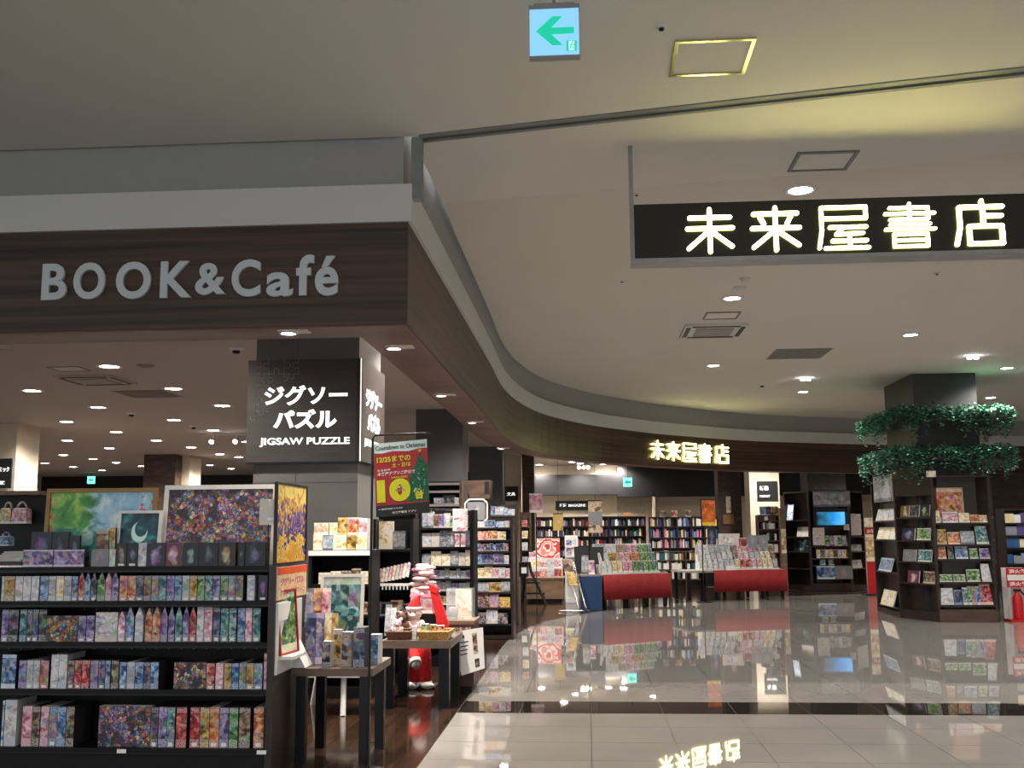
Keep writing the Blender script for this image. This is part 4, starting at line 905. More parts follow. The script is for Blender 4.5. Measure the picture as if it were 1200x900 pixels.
t = thing('plush_riser', 'black riser block behind the plush toys', 'display stand', (xa(497,9.9,730),9.95,ZT2)); MB().box(xa(480,9.9,730),xa(516,9.9,730),9.78,9.94,ZT2+.001,za(718.5,9.9)).build('block', m_black, t)
# red christmas stocking standing by the basket
p = Vector((xa(517,9.7,735),9.7,ZT2+.001)); t = thing('christmas_stocking', 'bright red felt Christmas stocking leaning beside the clear case', 'stocking', p)
prof = [(-.03,0,.0),(.06,0,.0),(.075,0,.08),(.04,0,.18),(.0,0,.30),(-.035,0,.40),(-.10,0,.385),(-.075,0,.26),(-.045,0,.15),(-.04,0,.07)]
MB().prism([(p.x+a,p.z+c) for a, _, c in prof], p.y-.03, p.y+.03, plane='xz').build('sock', m_redf, t)
MB().box(-.045,.045,-.036,.036,-.02,.03,M=Matrix.Translation(p+Vector((-.07,0,.40))) @ Matrix.Rotation(.4,4,'Y')).build('cuff', m_redf, t)
for i, (a, b, c) in enumerate(((494,502,'green'),(503,511,'gold'),(512,520,'orange'),(483,488,'white'))):
    stand('small_tin', f'small {c} trinket box by the golden wicker basket', 'trinket', a, b, 731+i, 747, 9.2, art(c,'cover',24), .05, 0, 0, m_side, 'trinkets on the plush table', z0=ZT2+.075 if i < 3 else ZT2+.001)
for i, (a, b, y0, c) in enumerate(((450,457,708,'grey'),(457,463,712,'white'),(463,470,716,'pink'))):
    stand('greeting_card', f'{c} greeting card standing at the left end of plush table', 'card', a, b, y0, 742, 9.5+.05*i, art(c,'cover',16), .01, -.35, .1, m_paper, 'cards on the plush table', z0=ZT2+.001)
# clear display case with a cream sheet inside
cx0, cx1, cz0, cz1 = xa(523,10.05,720), xa(554,10.05,720), za(727,10.05), za(690,10.05)
m_glass, nt_, b_ = _new('clear_acrylic'); b_.inputs['Base Color'].default_value = (.9,.93,.93,1); b_.inputs['Roughness'].default_value = .05; b_.inputs['Alpha'].default_value = .22; b_.inputs['Specular IOR Level'].default_value = .6
t = thing('display_case', 'clear acrylic case with a cream printed sheet inside', 'display case', ((cx0+cx1)/2,10.15,cz0))
cs = MB()
for b in ((cx0,cx1,10.05,10.054,cz0,cz1),(cx0,cx0+.004,10.054,10.25,cz0,cz1),(cx1-.004,cx1,10.054,10.25,cz0,cz1),(cx0+.004,cx1-.004,10.054,10.25,cz1-.004,cz1)): MB().box(*b).build('pane', m_glass, t)
MB().box(cx0+.07,cx1-.03,10.2,10.21,cz0+.001,cz1-.01).build('sheet', art('cream','print',8), t)
MB().ball((cx0+.05,10.14,cz0+.07),.055).cyl((cx0+.05,10.14,cz0+.001),(cx0+.05,10.14,cz0+.03),.05,.04).build('glass_globe', plain('globe_grey', '#8f999c', .12), t)
# crate with a hanging white flyer
t = thing('display_crate', 'brown wooden display crate with tan top', 'crate', (xa(545,10.15,760),10.3,0))
kx0, kx1 = xa(524,10.0,760), min(xa(566,10.0,760), -1.09); kz = cz0-.002
MB().box(kx0,kx1,10.0,10.5,kz-.03,kz).build('crate_top', m_tan, t); MB().box(kx0+.01,kx1-.01,10.01,10.49,.06,kz-.03).build('body', plain('maroon_panel', '#3a1f1b', .4), t); MB().box(kx0+.03,kx1-.03,10.03,10.45,0,.06).build('plinth', m_black, t)
fl = thing('flyer', 'white flyer with small print hanging on the brown crate', 'flyer', atY(549,790,9.97))
q = [atY(530,741,9.97), atY(566,735,9.97), atY(568,783,9.97), atY(541,792,9.97)]
fm = MB(); fm.add(q+[v+Vector((0,.002,0)) for v in q], [(3,2,1,0),(4,5,6,7),(0,1,5,4),(1,2,6,5),(2,3,7,6),(3,0,4,7)]); fm.build('sheet', m_paper, fl)
def flyer_bit(a0,a1,b0,b1,m,nm):
    g = lambda a,b: q[0]*(1-a)*(1-b)+q[1]*a*(1-b)+q[2]*a*b+q[3]*(1-a)*b - Vector((0,.002,0))
    mb = MB(); mb.add([g(a0,b0),g(a1,b0),g(a1,b1),g(a0,b1)], [(0,1,2,3)]); mb.build(nm, m, fl)
flyer_bit(.12,.36,.1,.18,plain('ink_dark', '#2c2622', .5),'headline'); flyer_bit(.62,.78,.1,.6,art('brown','cover',20),'doll_photo'); flyer_bit(.62,.8,.72,.92,art('brown','figure',20),'small_photo')
for k in range(4): flyer_bit(.1,.48-.03*k,.26+.09*k,.285+.09*k,MATS['ink_dark'],'print_line')
fl2 = thing('sign_strip', 'maroon strip with pale lettering on the brown crate', 'sign', (kx0,9.995,kz-.12))
MB().box(kx0+.005,kx1-.005,9.992,9.999,kz-.12,kz-.032).build('strip', MATS['maroon_panel'], fl2)
mb = MB(); lettering(mb,'お取り扱い商品',(kx0+.03,9.99,kz-.1),(kx1-kx0-.06,0,0),(0,0,.045)); mb.build('lettering', plain('pale_ink', '#c9b2a6', .5), fl2)
# santa figure under the table
p = atZ(491,806,0); s_ = thing('santa_figure', 'stout red santa costume figure with white trim behind the plush table', 'figure', p)
MB().box(p.x-.17,p.x+.17,p.y-.1,p.y+.2,0,.02).build('base', m_black, s_)
bd = MB(); n = 16
prof = [(.10,.02),(.115,.1),(.115,.2),(.11,.32),(.10,.4),(.07,.44)]
MB().lathe(prof, p+Vector((0,.05,0)), 16).build('robe', m_redf, s_)
MB().lathe([(.10,.02),(.122,.03),(.122,.05),(.11,.06)], p+Vector((0,.05,0)), 16).build('hem', m_whitef, s_)
ar = MB().cyl(p+Vector((-.07,-.04,.38)), p+Vector((-.02,-.14,.27)), .06, .055, 10).build('arm', m_redf, s_)
MB().cyl(p+Vector((-.024,-.132,.278)), p+Vector((-.012,-.155,.25)), .064, .064, 10).build('cuff', m_whitef, ar)
MB().ball(p+Vector((-.005,-.17,.235)), .04).build('mitten', plain('grey_felt', '#9c948e', .9), ar)
MB().ball(p+Vector((.1,-.1,.035)), .055, sc=(1.2,1,.6)).ball(p+Vector((-.05,-.1,.035)), .055, sc=(1.2,1,.6)).build('boots', m_whitef, s_)
MB().ball(p+Vector((0,.05,.50)), .075).build('head', m_whitef, s_)
# --- jigsaw pillar with its sign
YJ = 10.2
jx0, jx1 = xa(296,YJ,480), xa(422,YJ,480)
JD = jx1-jx0
o = struct('wall_pillar', MB().box(jx0+.02,jx1-.02,YJ+.02,YJ+JD,0,ZS), m_grey)
for z in (1.2,2.0): MB().box(jx0+.017,jx1-.017,YJ+.017,YJ+.02,z,z+.006).build('panel_joint', m_dgrey, o)
MB().box(jx0+.45,jx0+.455,YJ+.017,YJ+.02,0,ZS).build('panel_joint', m_dgrey, o)
z0, z1 = za(538.5,YJ), za(417.5,YJ)
t = thing('pillar_sign', 'dark grey jigsaw puzzle sign wrapped round the pillar', 'sign', ((jx0+jx1)/2,YJ,z0))
m_jig = wood('jigsaw_panel', '#332e2c', '#3f3937', (1,8,8), .4)
MB().box(jx0-.04,jx1-.03,YJ-.05,YJ+.0,z0,z1).build('front_panel', m_jig, t)
MB().box(jx1-.03,jx1+.012,YJ-.05,YJ+.0,z0,z1).build('corner_post', m_dbrown, t)
MB().box(jx1+.012,jx1+.03,YJ-.045,YJ+JD,z0,z1).build('side_panel', m_jig, t)
MB().box(jx1+.012,jx1+.022,YJ-.058,YJ-.045,z0,z1).build('edge_light', emit('sign_edge', '#f4f0e6', .4), t)
MB().box(jx0-.04,jx1+.01,YJ-.055,YJ-.0,z0-.02,z0).build('bottom_rail', m_metal, t)
m_jl = emit('sign_white', '#ffffff', .45)
def jtext(s, a, b, c, d, bold):
    A, B = atY(a,d,YJ-.05), atY(b,c,YJ-.05); mb = MB(); lettering3(mb, s, (A.x,YJ-.05,A.z), (B.x-A.x,0,0), (0,0,B.z-A.z), .006, bold); mb.build('lettering', m_jl, t)
    # the same line on the side of the pillar
    w_, x_ = B.x-A.x, jx1+.03; y_ = YJ-.05+(A.x-jx0+.04); mb = MB(); lettering3(mb, s, (x_,y_,A.z), (0,w_*.95,0), (0,0,B.z-A.z), .006, bold); mb.build('lettering', m_jl, t)
jtext('ジグソー',309.5,407.5,450.5,475.5,.032); jtext('パズル',320,395,479,503,.045); jtext('JIGSAW PUZZLE',304,410,512,524,.022)
pz_ = plain('puzzle_outline', '#8d8783', .5); ol = MB()
def jpoly(pts):
    g = [atY(a,b,YJ-.052) for a, b in pts]
    for a, b in zip(g[:-1], g[1:]): ol.cyl(a, b, .0022, n=4, cap=False)
def knob(x0,y0,x1,y1,side):
    out = []; dx, dy = x1-x0, y1-y0; nx, ny = dy*side, -dx*side
    for f_, h in ((0,0),(.38,0),(.36,.1),(.3,.2),(.38,.32),(.5,.36),(.62,.32),(.7,.2),(.64,.1),(.62,0),(1,0)): out.append((x0+dx*f_+nx*h, y0+dy*f_+ny*h))
    return out
for s in ((299,418,299,438,1),(299,438,315,438,-1),(315,438,315,420,1),(315,438,333,438,1),(333,438,333,418,-1),(333,438,350,438,-1),(350,438,350,418,1),(315,438,315,452,1),(299,452,315,452,1),(333,438,333,450,1),(299,458,299,482,1),(299,482,314,482,-1),(299,482,299,498,-1)): jpoly(knob(*s))
ol.build('puzzle_outline', pz_, t)
# ================================================================== PILLARS AND BACK OF THE SHOP
def pillar(x0, x1, Y, d, mat, name='wall_pillar', top=ZS): return struct(name, MB().box(x0,x1,Y,Y+d,0,top), mat)
pillar(xa(487,19.3,560), xa(542,19.3,560), 19.3, .9, m_dgrey)
pillar(xa(550,28.2,580), xa(589,28.2,580), 28.2, .9, m_dgrey)
pillar(xa(591,32,580), xa(611,32,580), 32, 3.5, m_cream)
pillar(xa(612,31,580), xa(626,31,580), 31, .4, m_brown)
pillar(xa(168,29.5,560), xa(205,29.5,560), 29.5, .9, m_brown)
pillar(xa(206,30,560), xa(222,30,560), 30.0, .9, m_cream)
pillar(xa(-14,20.7,560), xa(17,20.7,560), 20.7, .9, m_cream)
pillar(xa(842,30.5,590), xa(869,30.5,590), 30.5, .8, m_brown)
pillar(xa(879,28.5,590), xa(914,28.5,590), 28.5, .9, m_cream)
pillar(xa(946,31,565), xa(991,31,565), 31, 1.0, plain('mid_grey_wall', '#5f5c5c', .6))
YW = 37.0
wb = struct('wall_rear', MB().box(xa(626,YW,600),14.4,YW,YW+.3,0,ZS), m_cream)
zb1 = za(581,YW)
MB().box(xa(626,YW,600),xa(724,YW,600),YW-.5,YW,zb1,ZS-.35).build('bulkhead', m_dark, wb)
MB().box(xa(724,YW,600),14.4,YW-.5,YW,za(584,YW),ZS-.1).build('bulkhead', m_dark, wb)
MB().box(xa(723,YW,600),xa(764,YW,600),YW-.06,YW,0,zb1).build('wall_panel', plain('taupe_wall', '#a39a8c', .7), wb)
MB().box(xa(764,YW,600),xa(767,YW,600),YW-.5,YW,0,zb1).build('wall_edge', m_cream, wb)
def plaque(label, px0, px1, py0, py1, Y, s, sub=None, name='hanging_sign', d=.04, fr=(.2,.85,.35,.75)):
    x0, x1, z0, z1 = xa(px0,Y,py0), xa(px1,Y,py0), za(py1,Y), za(py0,Y); t = thing(name, label, 'sign', ((x0+x1)/2,Y,z0)); W, H = x1-x0, z1-z0
    MB().box(x0,x1,Y,Y+d,z0,z1).build('panel', plain('sign_black', '#1b1d1f', .4), t)
    mb = MB(); lettering3(mb, s, (x0+W*fr[0],Y,z0+H*fr[2]), (W*(fr[1]-fr[0]),0,0), (0,0,H*(fr[3]-fr[2])), .006, .03); mb.build('lettering', emit('plaque_white', '#ffffff', .35), t)
    if sub: mb = MB(); lettering3(mb, sub, (x0+W*fr[0],Y,z0+H*.12), (W*.5,0,0), (0,0,H*.12), .006, .02); mb.build('lettering', MATS['plaque_white'], t)
    return t
plaque('long black section sign on the cream rear wall', 651, 690, 587.5, 598.5, YW-.06, '雑誌  MAGAZINE', fr=(.12,.9,.35,.72))
plaque('black section sign on the bright cream pillar', 887, 911, 567, 588, 28.44, '新書', 'POCKET', fr=(.12,.55,.5,.75))
plaque('black section sign on the pale pillar behind dark grey pillar', 591.5, 607, 570, 587, 31.94, '文具', fr=(.15,.8,.35,.6))
plaque('black section sign on the pale pillar at far left', -8, 14.5, 530, 566, 20.64, 'コミック', 'COMIC', fr=(.2,.9,.55,.72))
def exit_small(px, py, Y, label):
    p = atY(px, py, Y); t = thing('exit_sign', label, 'exit sign', p); MB().box(p.x-.14,p.x+.14,Y,Y+.05,p.z-.14,p.z+.14).build('light_panel', emit('exit_far', '#6fe0d2', 1.0), t)
    MB().cyl((p.x,Y+.02,p.z+.14),(p.x,Y+.02,ZS),.012).build('hanger', m_metal, t); MB().prism([(p.x-.1,p.z),(p.x,p.z+.08),(p.x,p.z+.03),(p.x+.1,p.z+.03),(p.x+.1,p.z-.03),(p.x,p.z-.03),(p.x,p.z-.08)], Y-.004, Y, plane='xz').build('arrow', m_ex, t)
exit_small(735.5,565,33,'distant teal exit sign above the rear bookcases'); exit_small(106.5,562.5,38,'tiny distant teal exit sign above the gold framed painting')
# track spotlights
def track(px0, px1, py, Y, n, label):
    a, b = atZ(px0,py,ZS), atZ(px1,py,ZS); a = Vector((a.x,Y,ZS-.02)); b = Vector((b.x,Y,ZS-.02)); t = thing('track_light', label, 'track light', (a+b)/2)
    a.x, b.x = xa(px0,Y,py), xa(px1,Y,py)
    MB().box(a.x,b.x,Y-.02,Y+.02,ZS-.04,ZS-.001).build('rail', m_whitep, t)
    for k in range(n):
        x = a.x+(b.x-a.x)*(k+.5)/n; MB().cyl((x,Y,ZS-.04),(x,Y,ZS-.12),.012).build('stem', m_whitep, t)
        h_ = MB().cyl((x,Y+.06,ZS-.12),(x,Y-.1,ZS-.2),.05,.06,12).build('spot_head', m_whitep, t)
        MB().cyl((x,Y-.1,ZS-.2),(x,Y-.103,ZS-.2015),.05,n=12).build('lens', m_lens, h_)
track(236,291,513,23.5,2,'ceiling track with two spotlights left of the jigsaw pillar')
track(578,600,530,29.2,1,'single track spotlight in front of the pale pillar')
track(676,692,552,35,3,'short ceiling track with spotlights before the rear wall')
# --- black rack behind the plush table
YC = 12.0
X0, X1 = xa(490,YC), xa(555,YC)
zc = [za(y,YC) for y in (618,640.5,663,678,693,709,726)]
rack('black rack of stationery behind the plush toy table', X0, X1, YC, YC+.45, zc, za(597,YC), m_black)
for i, (hm, wr, cl_, sty) in enumerate(((.19,(.05,.09),['violet','brown','green','grey','white'],['cover']), (.20,(.09,.15),['white','grey','white','black'],['cover','print']), (.19,(.06,.12),['white','cream','grey'],['cover','print']),
        (.12,(.04,.08),['grey','violet','white','brown'],['spine','cover']), (.13,(.05,.09),['black','violet','grey','pink'],['spine']), (.13,(.06,.1),['white','grey','cream'],['cover']), (.13,(.06,.1),['brown','grey','blue'],['cover']))):
    fill(f'on {["top","second","third","fourth","fifth","sixth","lowest"][i]} shelf of the stationery rack', X0+.04, X1-.045, YC+.04, zc[i], hm, wr, cl_, sty, hmin=.72)
stand('price_card', 'large pale pink price card on the stationery rack', 'price card', 530.5, 548, 595.5, 622, YC-.03, art('pink','print',8), .006, 0)
for a, lb in ((533,'left'),(540,'right')): stand('hanging_pack', f'slim pink and white hanging pack, {lb} of the pair on stationery rack', 'pack', a, a+5.5, 625, 640, YC-.02, art('pink','cover',14), .015, 0, z0=zc[1]+.001)
fx = atY(558,611,13.2); t = thing('wire_picture_stand', 'white rounded wire frame with a grey print on top of the racks', 'display frame', (fx.x,13.2,za(612,13.2)))
q0, q1, q2, q3 = xa(545,13.2,600), xa(571,13.2,600), za(612,13.2), za(585,13.2); r_ = .05
pts = [(q0+r_,13.2,q2),(q1-r_,13.2,q2),(q1,13.2,q2+r_),(q1,13.2,q3-r_),(q1-r_,13.2,q3),(q0+r_,13.2,q3),(q0,13.2,q3-r_),(q0,13.2,q2+r_),(q0+r_,13.2,q2)]
MB().tube(pts,.012,6).build('frame', m_whitep, t); MB().box(q0+.03,q1-.03,13.205,13.215,q2+.03,q3-.03).build('print', art('grey','figure',8), t)
MB().cyl(((q0+q1)/2,13.21,0),((q0+q1)/2,13.21,q2),.012).build('post', m_metal, t)
# --- rack with glass shelves at the shop edge
YD = 14.9
X0, X1 = xa(556,YD), xa(601,YD)
zd = [za(y,YD) for y in (618,632.5,646,661,677.5,694,712,731)]
t = rack('dark rack with stationery and toys at the curved floor edge', X0, X1, YD, YD+.5, zd, za(606,YD), m_dbrown, ends=(1,1), base=.05)
for i, (hm, wr, cl_, sty) in enumerate(((.12,(.08,.14),['white','grey','blue'],['cover','print']), (.15,(.1,.2),['orange','white','red','cream'],['cover','print']), (.13,(.03,.05),['navy','blue','teal','red'],['spine']), (.15,(.05,.1),['navy','blue','white','violet'],['spine','cover']),
        (.17,(.08,.14),['pink','cream','blue','white'],['cover']), (.17,(.1,.18),['grey','white','gold'],['cover']), (.19,(.12,.22),['white','multi','gold','violet'],['print','collage']), (.2,(.1,.2),['blue','grey','white'],['cover','collage']))):
    fill(f'on {["top","second","third","fourth","fifth","sixth","seventh","lowest"][i]} shelf of rack at floor edge', X0+.04, X1-.045, YD+.03, zd[i], hm, wr, cl_, sty, hmin=.72)
# side rack facing the mall, further along
YE_ = 17.2
X0, X1 = xa(572,YE_), xa(606,YE_)
ze = [za(604,YE_), za(618,YE_), za(632,YE_), za(646,YE_), za(660,YE_), za(676,YE_), za(693,YE_)]
rack('brown bookcase with rows of boxed goods left of the black step stool', X0, X1, YE_, YE_+.45, ze, za(590,YE_), m_dbrown)
for i, z in enumerate(ze): fill(f'on shelf {["one","two","three","four","five","six","seven"][i]} of the brown bookcase', X0+.04, X1-.04, YE_+.03, z, .17, (.05,.1), [['grey','blue'],['white','blue','grey'],['red','black','white'],['blue','navy','grey'],['blue','teal','navy'],['blue','grey'],['black','brown']][i], ['spine','cover'])
t = thing('bookcase_header', 'brown slanted wooden header box above the bookcases', 'header', (xa(558,16.9,590),16.95,za(585,16.9)))
hx0, hx1 = xa(543,16.9,575), xa(575,16.9,575); hz0, hz1 = za(584,16.9), za(562.5,16.9)
MB().prism([(hx0+.12,hz0),(hx1-.02,hz0),(hx1,hz1),(hx0,hz1)], 16.9, 17.3, plane='xz').build('body', m_brown, t)
MB().box(hx0+.3,hx0+.36,17.05,17.15,0,hz0).build('post', m_brown, t)
MB().box(hx1-.1,hx1-.02,16.89,16.9,hz1-.22,hz1-.02).build('bracket', m_black, t)
t = thing('tall_bookcase', 'tall dark bookcase with pale shelf edges before the dark pillar', 'bookcase', (xa(515,17.6,620),17.8,0))
bx0, bx1 = xa(487,17.6,600), xa(541,17.6,600)
MB().box(bx0,bx1,18.0,18.05,0,za(562,17.6)).build('back_panel', m_black, t); MB().box(bx1-.04,bx1,17.6,18.0,0,za(562,17.6)).build('end_panel', m_brown, t); MB().box(bx0,bx0+.04,17.6,18.0,0,za(562,17.6)).build('end_panel', m_brown, t)
for y_ in (565,574,590,606,622): s_ = MB().box(bx0+.04,bx1-.04,17.6,18.0,za(y_,17.6)-.03,za(y_,17.6)).build('shelf', m_black, t); MB().box(bx0+.04,bx1-.04,17.59,17.6,za(y_,17.6)-.04,za(y_,17.6)).build('shelf_edge', plain('shelf_edge_grey', '#8b8783', .4), s_)
fill('on the visible shelf of the tall dark bookcase', bx0+.3, bx1-.06, 17.7, za(590,17.6), .18, (.1,.25), ['white','grey','black'], ['cover'])
fill('on the lower shelf of the tall dark bookcase', bx0+.1, bx1-.06, 17.7, za(606,17.6), .18, (.1,.2), ['violet','grey','brown'], ['cover'])
# --- black step stool
p = atZ(627,708,0); Y = p.y; sx_ = lambda px: xa(px,Y,690)
t = thing('step_stool', 'black folding step stool with two treads on the wood floor', 'step stool', p)
for y in (Y,Y+.35):
    MB().tube([(sx_(640),y-.1,0),(sx_(622),y,za(671,Y)),(sx_(620),y,za(659,Y))],.02,6).build('front_rail', m_metal, t)
    MB().tube([(sx_(611),y+.1,0),(sx_(616),y,za(660,Y))],.02,6).build('rear_rail', m_metal, t)
for y_, a, b in ((682,612,633),(695,617,638)): MB().box(sx_(a),sx_(b),Y-.02,Y+.37,za(y_,Y)-.03,za(y_,Y)).build('tread', m_metal, t)
MB().box(sx_(608),sx_(619),Y,Y+.35,za(676,Y),za(659,Y)).build('back_plate', m_metal, t)
stand('notice_card', 'small pale notice on the black step stool', 'notice', 611, 617, 665, 672, Y-.03, m_paper, .01)
# --- pink display table and the post of goods beside it
def rings_art():
    m, nt, b = _new('rings_poster'); tc = N(nt, 'ShaderNodeTexCoord'); g = N(nt, 'ShaderNodeSeparateXYZ'); nt.links.new(tc.outputs['Generated'], g.inputs[0])
    nzz = N(nt, 'ShaderNodeTexNoise'); nzz.inputs['Scale'].default_value = 5; nt.links.new(tc.outputs['Object'], nzz.inputs['Vector'])
    dx = math_(nt, 'SUBTRACT', g.outputs[0], .5); dz = math_(nt, 'SUBTRACT', g.outputs[2], .5); r = math_(nt, 'SQRT', math_(nt, 'ADD', math_(nt, 'MULTIPLY', dx, dx), math_(nt, 'MULTIPLY', dz, dz)))
    c = ramp(nt, math_(nt, 'FRACT', math_(nt, 'ADD', math_(nt, 'MULTIPLY', r, 2.6), math_(nt, 'MULTIPLY', nzz.outputs['Fac'], 2.2))), [(0, srgb('#d8463c')), (.35, srgb('#f2e6dc')), (.6, srgb('#e88a86')), (.85, srgb('#f6d8d0'))], 'CONSTANT'); nt.links.new(c, b.inputs['Base Color']); return m
YP_ = 22.6
bx0, bx1 = xa(617,YP_,690), xa(660,YP_,690)
t = thing('display_table', 'tan counter heaped with pink and white gift goods', 'counter', ((bx0+bx1)/2,YP_+.4,0)); ztp = za(677,YP_)
MB().box(bx0,bx1,YP_,YP_+.8,.06,ztp-.03).build('body', m_tan, t); MB().box(bx0-.02,bx1+.02,YP_-.02,YP_+.82,ztp-.03,ztp).build('counter_top', m_tan, t); MB().box(bx0+.03,bx1-.03,YP_+.03,YP_+.77,0,.06).build('plinth', m_black, t)
st_ = 'on the pink gift counter'
fill('in front row '+st_, bx0+.02, bx1-.02, YP_+.02, ztp, .2, (.1,.16), ['white','pink','red','cream'], ['cover','print'])
t = thing('stepped_riser', 'white stepped riser on the pink gift counter', 'display stand', ((bx0+bx1)/2,YP_+.5,ztp))
for k in range(2): MB().box(bx0+.02,bx1-.02,YP_+.2+.25*k,YP_+.45+.25*k,ztp+.001,ztp+.2*(k+1)).build('step', m_whitep, t)
fill('in middle row '+st_, bx0+.03, bx1-.02, YP_+.23, ztp+.2, .2, (.1,.16), ['pink','white','cream'], ['cover','print'])
fill('in rear row '+st_, bx0+.03, bx0+.2, YP_+.5, ztp+.4, .2, (.08,.1), ['pink','white'], ['cover'])
stand('poster_board', 'pink and red poster board with a round emblem on the gift counter', 'poster', 628, 656, 631, 655, YP_+.48, rings_art(), .02, 0, .05, m_paper, z0=ztp+.402)
for i, (a, b, y0, c) in enumerate(((657,665,628,'white'),(665,673,630,'cream'),(657,664,641,'blue'),(664,671,643,'violet'),(656,662,652,'white'),(662,668,654,'grey'))):
    pass
t = rack('white leaflet rack beside the red poster board', xa(661.5,22.2), xa(677,22.2), 22.2, 22.5, [za(640.5,22.2), za(652,22.2), za(664,22.2), za(677,22.2)], za(628,22.2), m_whitep, ends=(0,0))
for i, y_ in enumerate((640.5,652,664,677)): fill(f'on tier {["one","two","three","four"][i]} of the white leaflet rack', xa(661.5,22.2)+.04, xa(677,22.2)-.03, 22.22, za(y_,22.2), .18, (.09,.12), ['white','blue','violet','cream','grey'], ['print','cover'], name='leaflet', cat='leaflet', what='leaflet', d=.02)
px_ = 613
t = rack('narrow post rack of bright cards beside the pink gift counter', xa(609,23.7), xa(622,23.7), 23.7, 24.0, [za(617,23.7), za(631,23.7), za(645,23.7), za(660,23.7)], za(600,23.7), m_brown)
for i, (y_, c) in enumerate(((617,'red'),(631,'cream'),(645,'white'),(660,'grey'))): fill(f'on shelf {["one","two","three","four"][i]} of the narrow post rack', xa(609,23.7)+.05, xa(622,23.7)-.04, 23.72, za(y_,23.7), .18, (.13,.14), [c], ['cover'], name='greeting_card', cat='card', what='greeting card', d=.02)
stand('hanging_poster', 'white poster with a red figure hanging above the gift counter', 'poster', 620.5, 635.5, 578.5, 601, 21.0, art('pink','cover',6), .006, .15, 0, m_paper)
p = atY(628,601,21.02); tag(MB().cyl((p.x,21.02,0),(p.x,21.02,p.z),.01,n=6).build('poster_post', m_metal), 'thin post carrying the white and red hanging poster', 'post')
# --- easel with posters
p = atZ(672,716,0); Y = 20.2
ex = lambda px: xa(px,Y,690)
t = thing('poster_easel', 'leaning chrome easel holding dark posters before the blue panel', 'easel', p); m_chr = plain('chrome', '#c9c9c9', .15, metal=1)
for dx in (0,9): MB().tube([(ex(663+dx),Y,za(656,Y)),(ex(678+dx*.9),Y-.35,za(712,Y-.35))],.012,6).build('rail', m_chr, t)
MB().tube([(ex(655),Y-.3,.012),(ex(684),Y-.35,.012),(ex(687),Y-.2,.05),(ex(672),Y+.1,za(668,Y))],.012,6).build('foot', m_chr, t)
for i, (a0, a1, b0, b1, c) in enumerate(((662,673,655,672,'brown'),(667,678,672,686,'gold'))):
    q = [atY(a0+ (0 if i == 0 else 0),b1,Y-.12-.1*i), atY(a1,b1,Y-.12-.1*i), atY(a1-4,b0,Y-.05-.1*i), atY(a0-4,b0,Y-.05-.1*i)]
    mb = MB(); mb.add(q+[v+Vector((0,.02,0)) for v in q], [(0,1,2,3),(7,6,5,4),(0,4,5,1),(1,5,6,2),(2,6,7,3),(3,7,4,0)]); mb.build('poster', art(c,'cover',7), t)
# --- red skirted tables with tiers of books
def to_world(o, rz, p): c, s = math.cos(rz), math.sin(rz); return Vector((o[0]+p[0]*c-p[1]*s, o[1]+p[0]*s+p[1]*c, p[2]))
m_redcloth = plain('red_patterned_cloth', '#8a1216', .75, var=.4, scale=75, bump=.3)
m_greytop = plain('grey_cloth', '#8e8a85', .8, var=.08, scale=12)
def red_table(A, B, depth, z, cz0, label, wider=0.0):
    """A, B: front corners on the floor; cloth hangs from the top down to cz0"""
    d = Vector((B[0]-A[0], B[1]-A[1])); L = d.length; rz = math.atan2(d.y, d.x)
    t = thing('skirted_table', label, 'table', (A[0],A[1],0), rz); t['_org'] = (0,0,0)
    MB().box(-wider,L,.0,depth,z-.04,z).build('table_top', m_greytop, t)
    n = int(L/.07); vs = []
    for k in range(n+1):
        x = L*k/n; w_ = .012*math.sin(k*1.9)+.006*math.sin(k*.7)
        vs += [(x,-.015+w_*.2,z+.004),(x,-.03+w_,cz0),(x,-.022+w_,cz0),(x,-.004+w_*.2,z+.002)]
    fs = [(k*4+j,k*4+4+j,k*4+4+(j+1) % 4,k*4+(j+1) % 4) for k in range(n) for j in range(4)]
    MB().add(vs, fs, smooth=True).build('table_skirt', m_redcloth, t)
    for x in ((-wider+.05,.05,L*.33,L*.66,L-.1) if wider else (.05,L*.33,L*.66,L-.1)):
        for y in (.06,depth-.12): MB().box(x,x+.06,y,y+.06,0,z-.04).build('leg', m_metal, t)
    return (A[0],A[1]), rz, L
def tiers(base, rz, x0, x1, y0, z0, n, rows, hh, palette, where, label, wd):
    t = thing('book_display', label, 'book display', to_world(base, rz, ((x0+x1)/2, y0+.2, z0)), rz); t['_org'] = (0,0,0); cx = (x0+x1)/2; W = x1-x0
    for r in range(rows):
        MB().box(-W/2-.02,W/2+.02,-.2+.10*r,-.2+.10*r+.10,0.001,.03+hh*.62*r+.001).build('step', m_whitep, t)
    MB().box(-W/2-.02,W/2+.02,-.2+.1*rows,-.2+.1*rows+.02,.001,.03+hh*.62*(rows-1)+hh*.9).build('back_board', m_whitep, t)
    for r in range(rows):
        for k in range(n):
            x = x0+(x1-x0)*(k+.5)/n; p = to_world(base, rz, (x, y0+.012+.1*r, z0+.032+hh*.62*r)); c = palette[r][int(k*len(palette[r])/n)]
            book(f'{CW.get(c,c)} book, {ORD[k+1]} from left in {["front","middle","rear"][r]} tier {where}', f'books {where}', p.x-wd/2, p.x+wd/2, p.z, p.z+hh*.88, p.y, art(c,'cover',18), .02, .2, rz=rz)
zt1 = za(674,20.5); A = (xa(707,20.35,690),20.35); B = (xa(785.5,21.2,690),21.2)
o1, r1, L1 = red_table(A, B, .9, zt1, za(703.5,20.35), 'long table with red patterned skirt left of the pair')
bp0, bp1 = xa(680.5,20.3,700), xa(705.5,20.3,700)
t = thing('blue_table_panel', 'deep blue table skirt panel joining the red skirted table', 'table panel', ((bp0+bp1)/2,20.5,0))
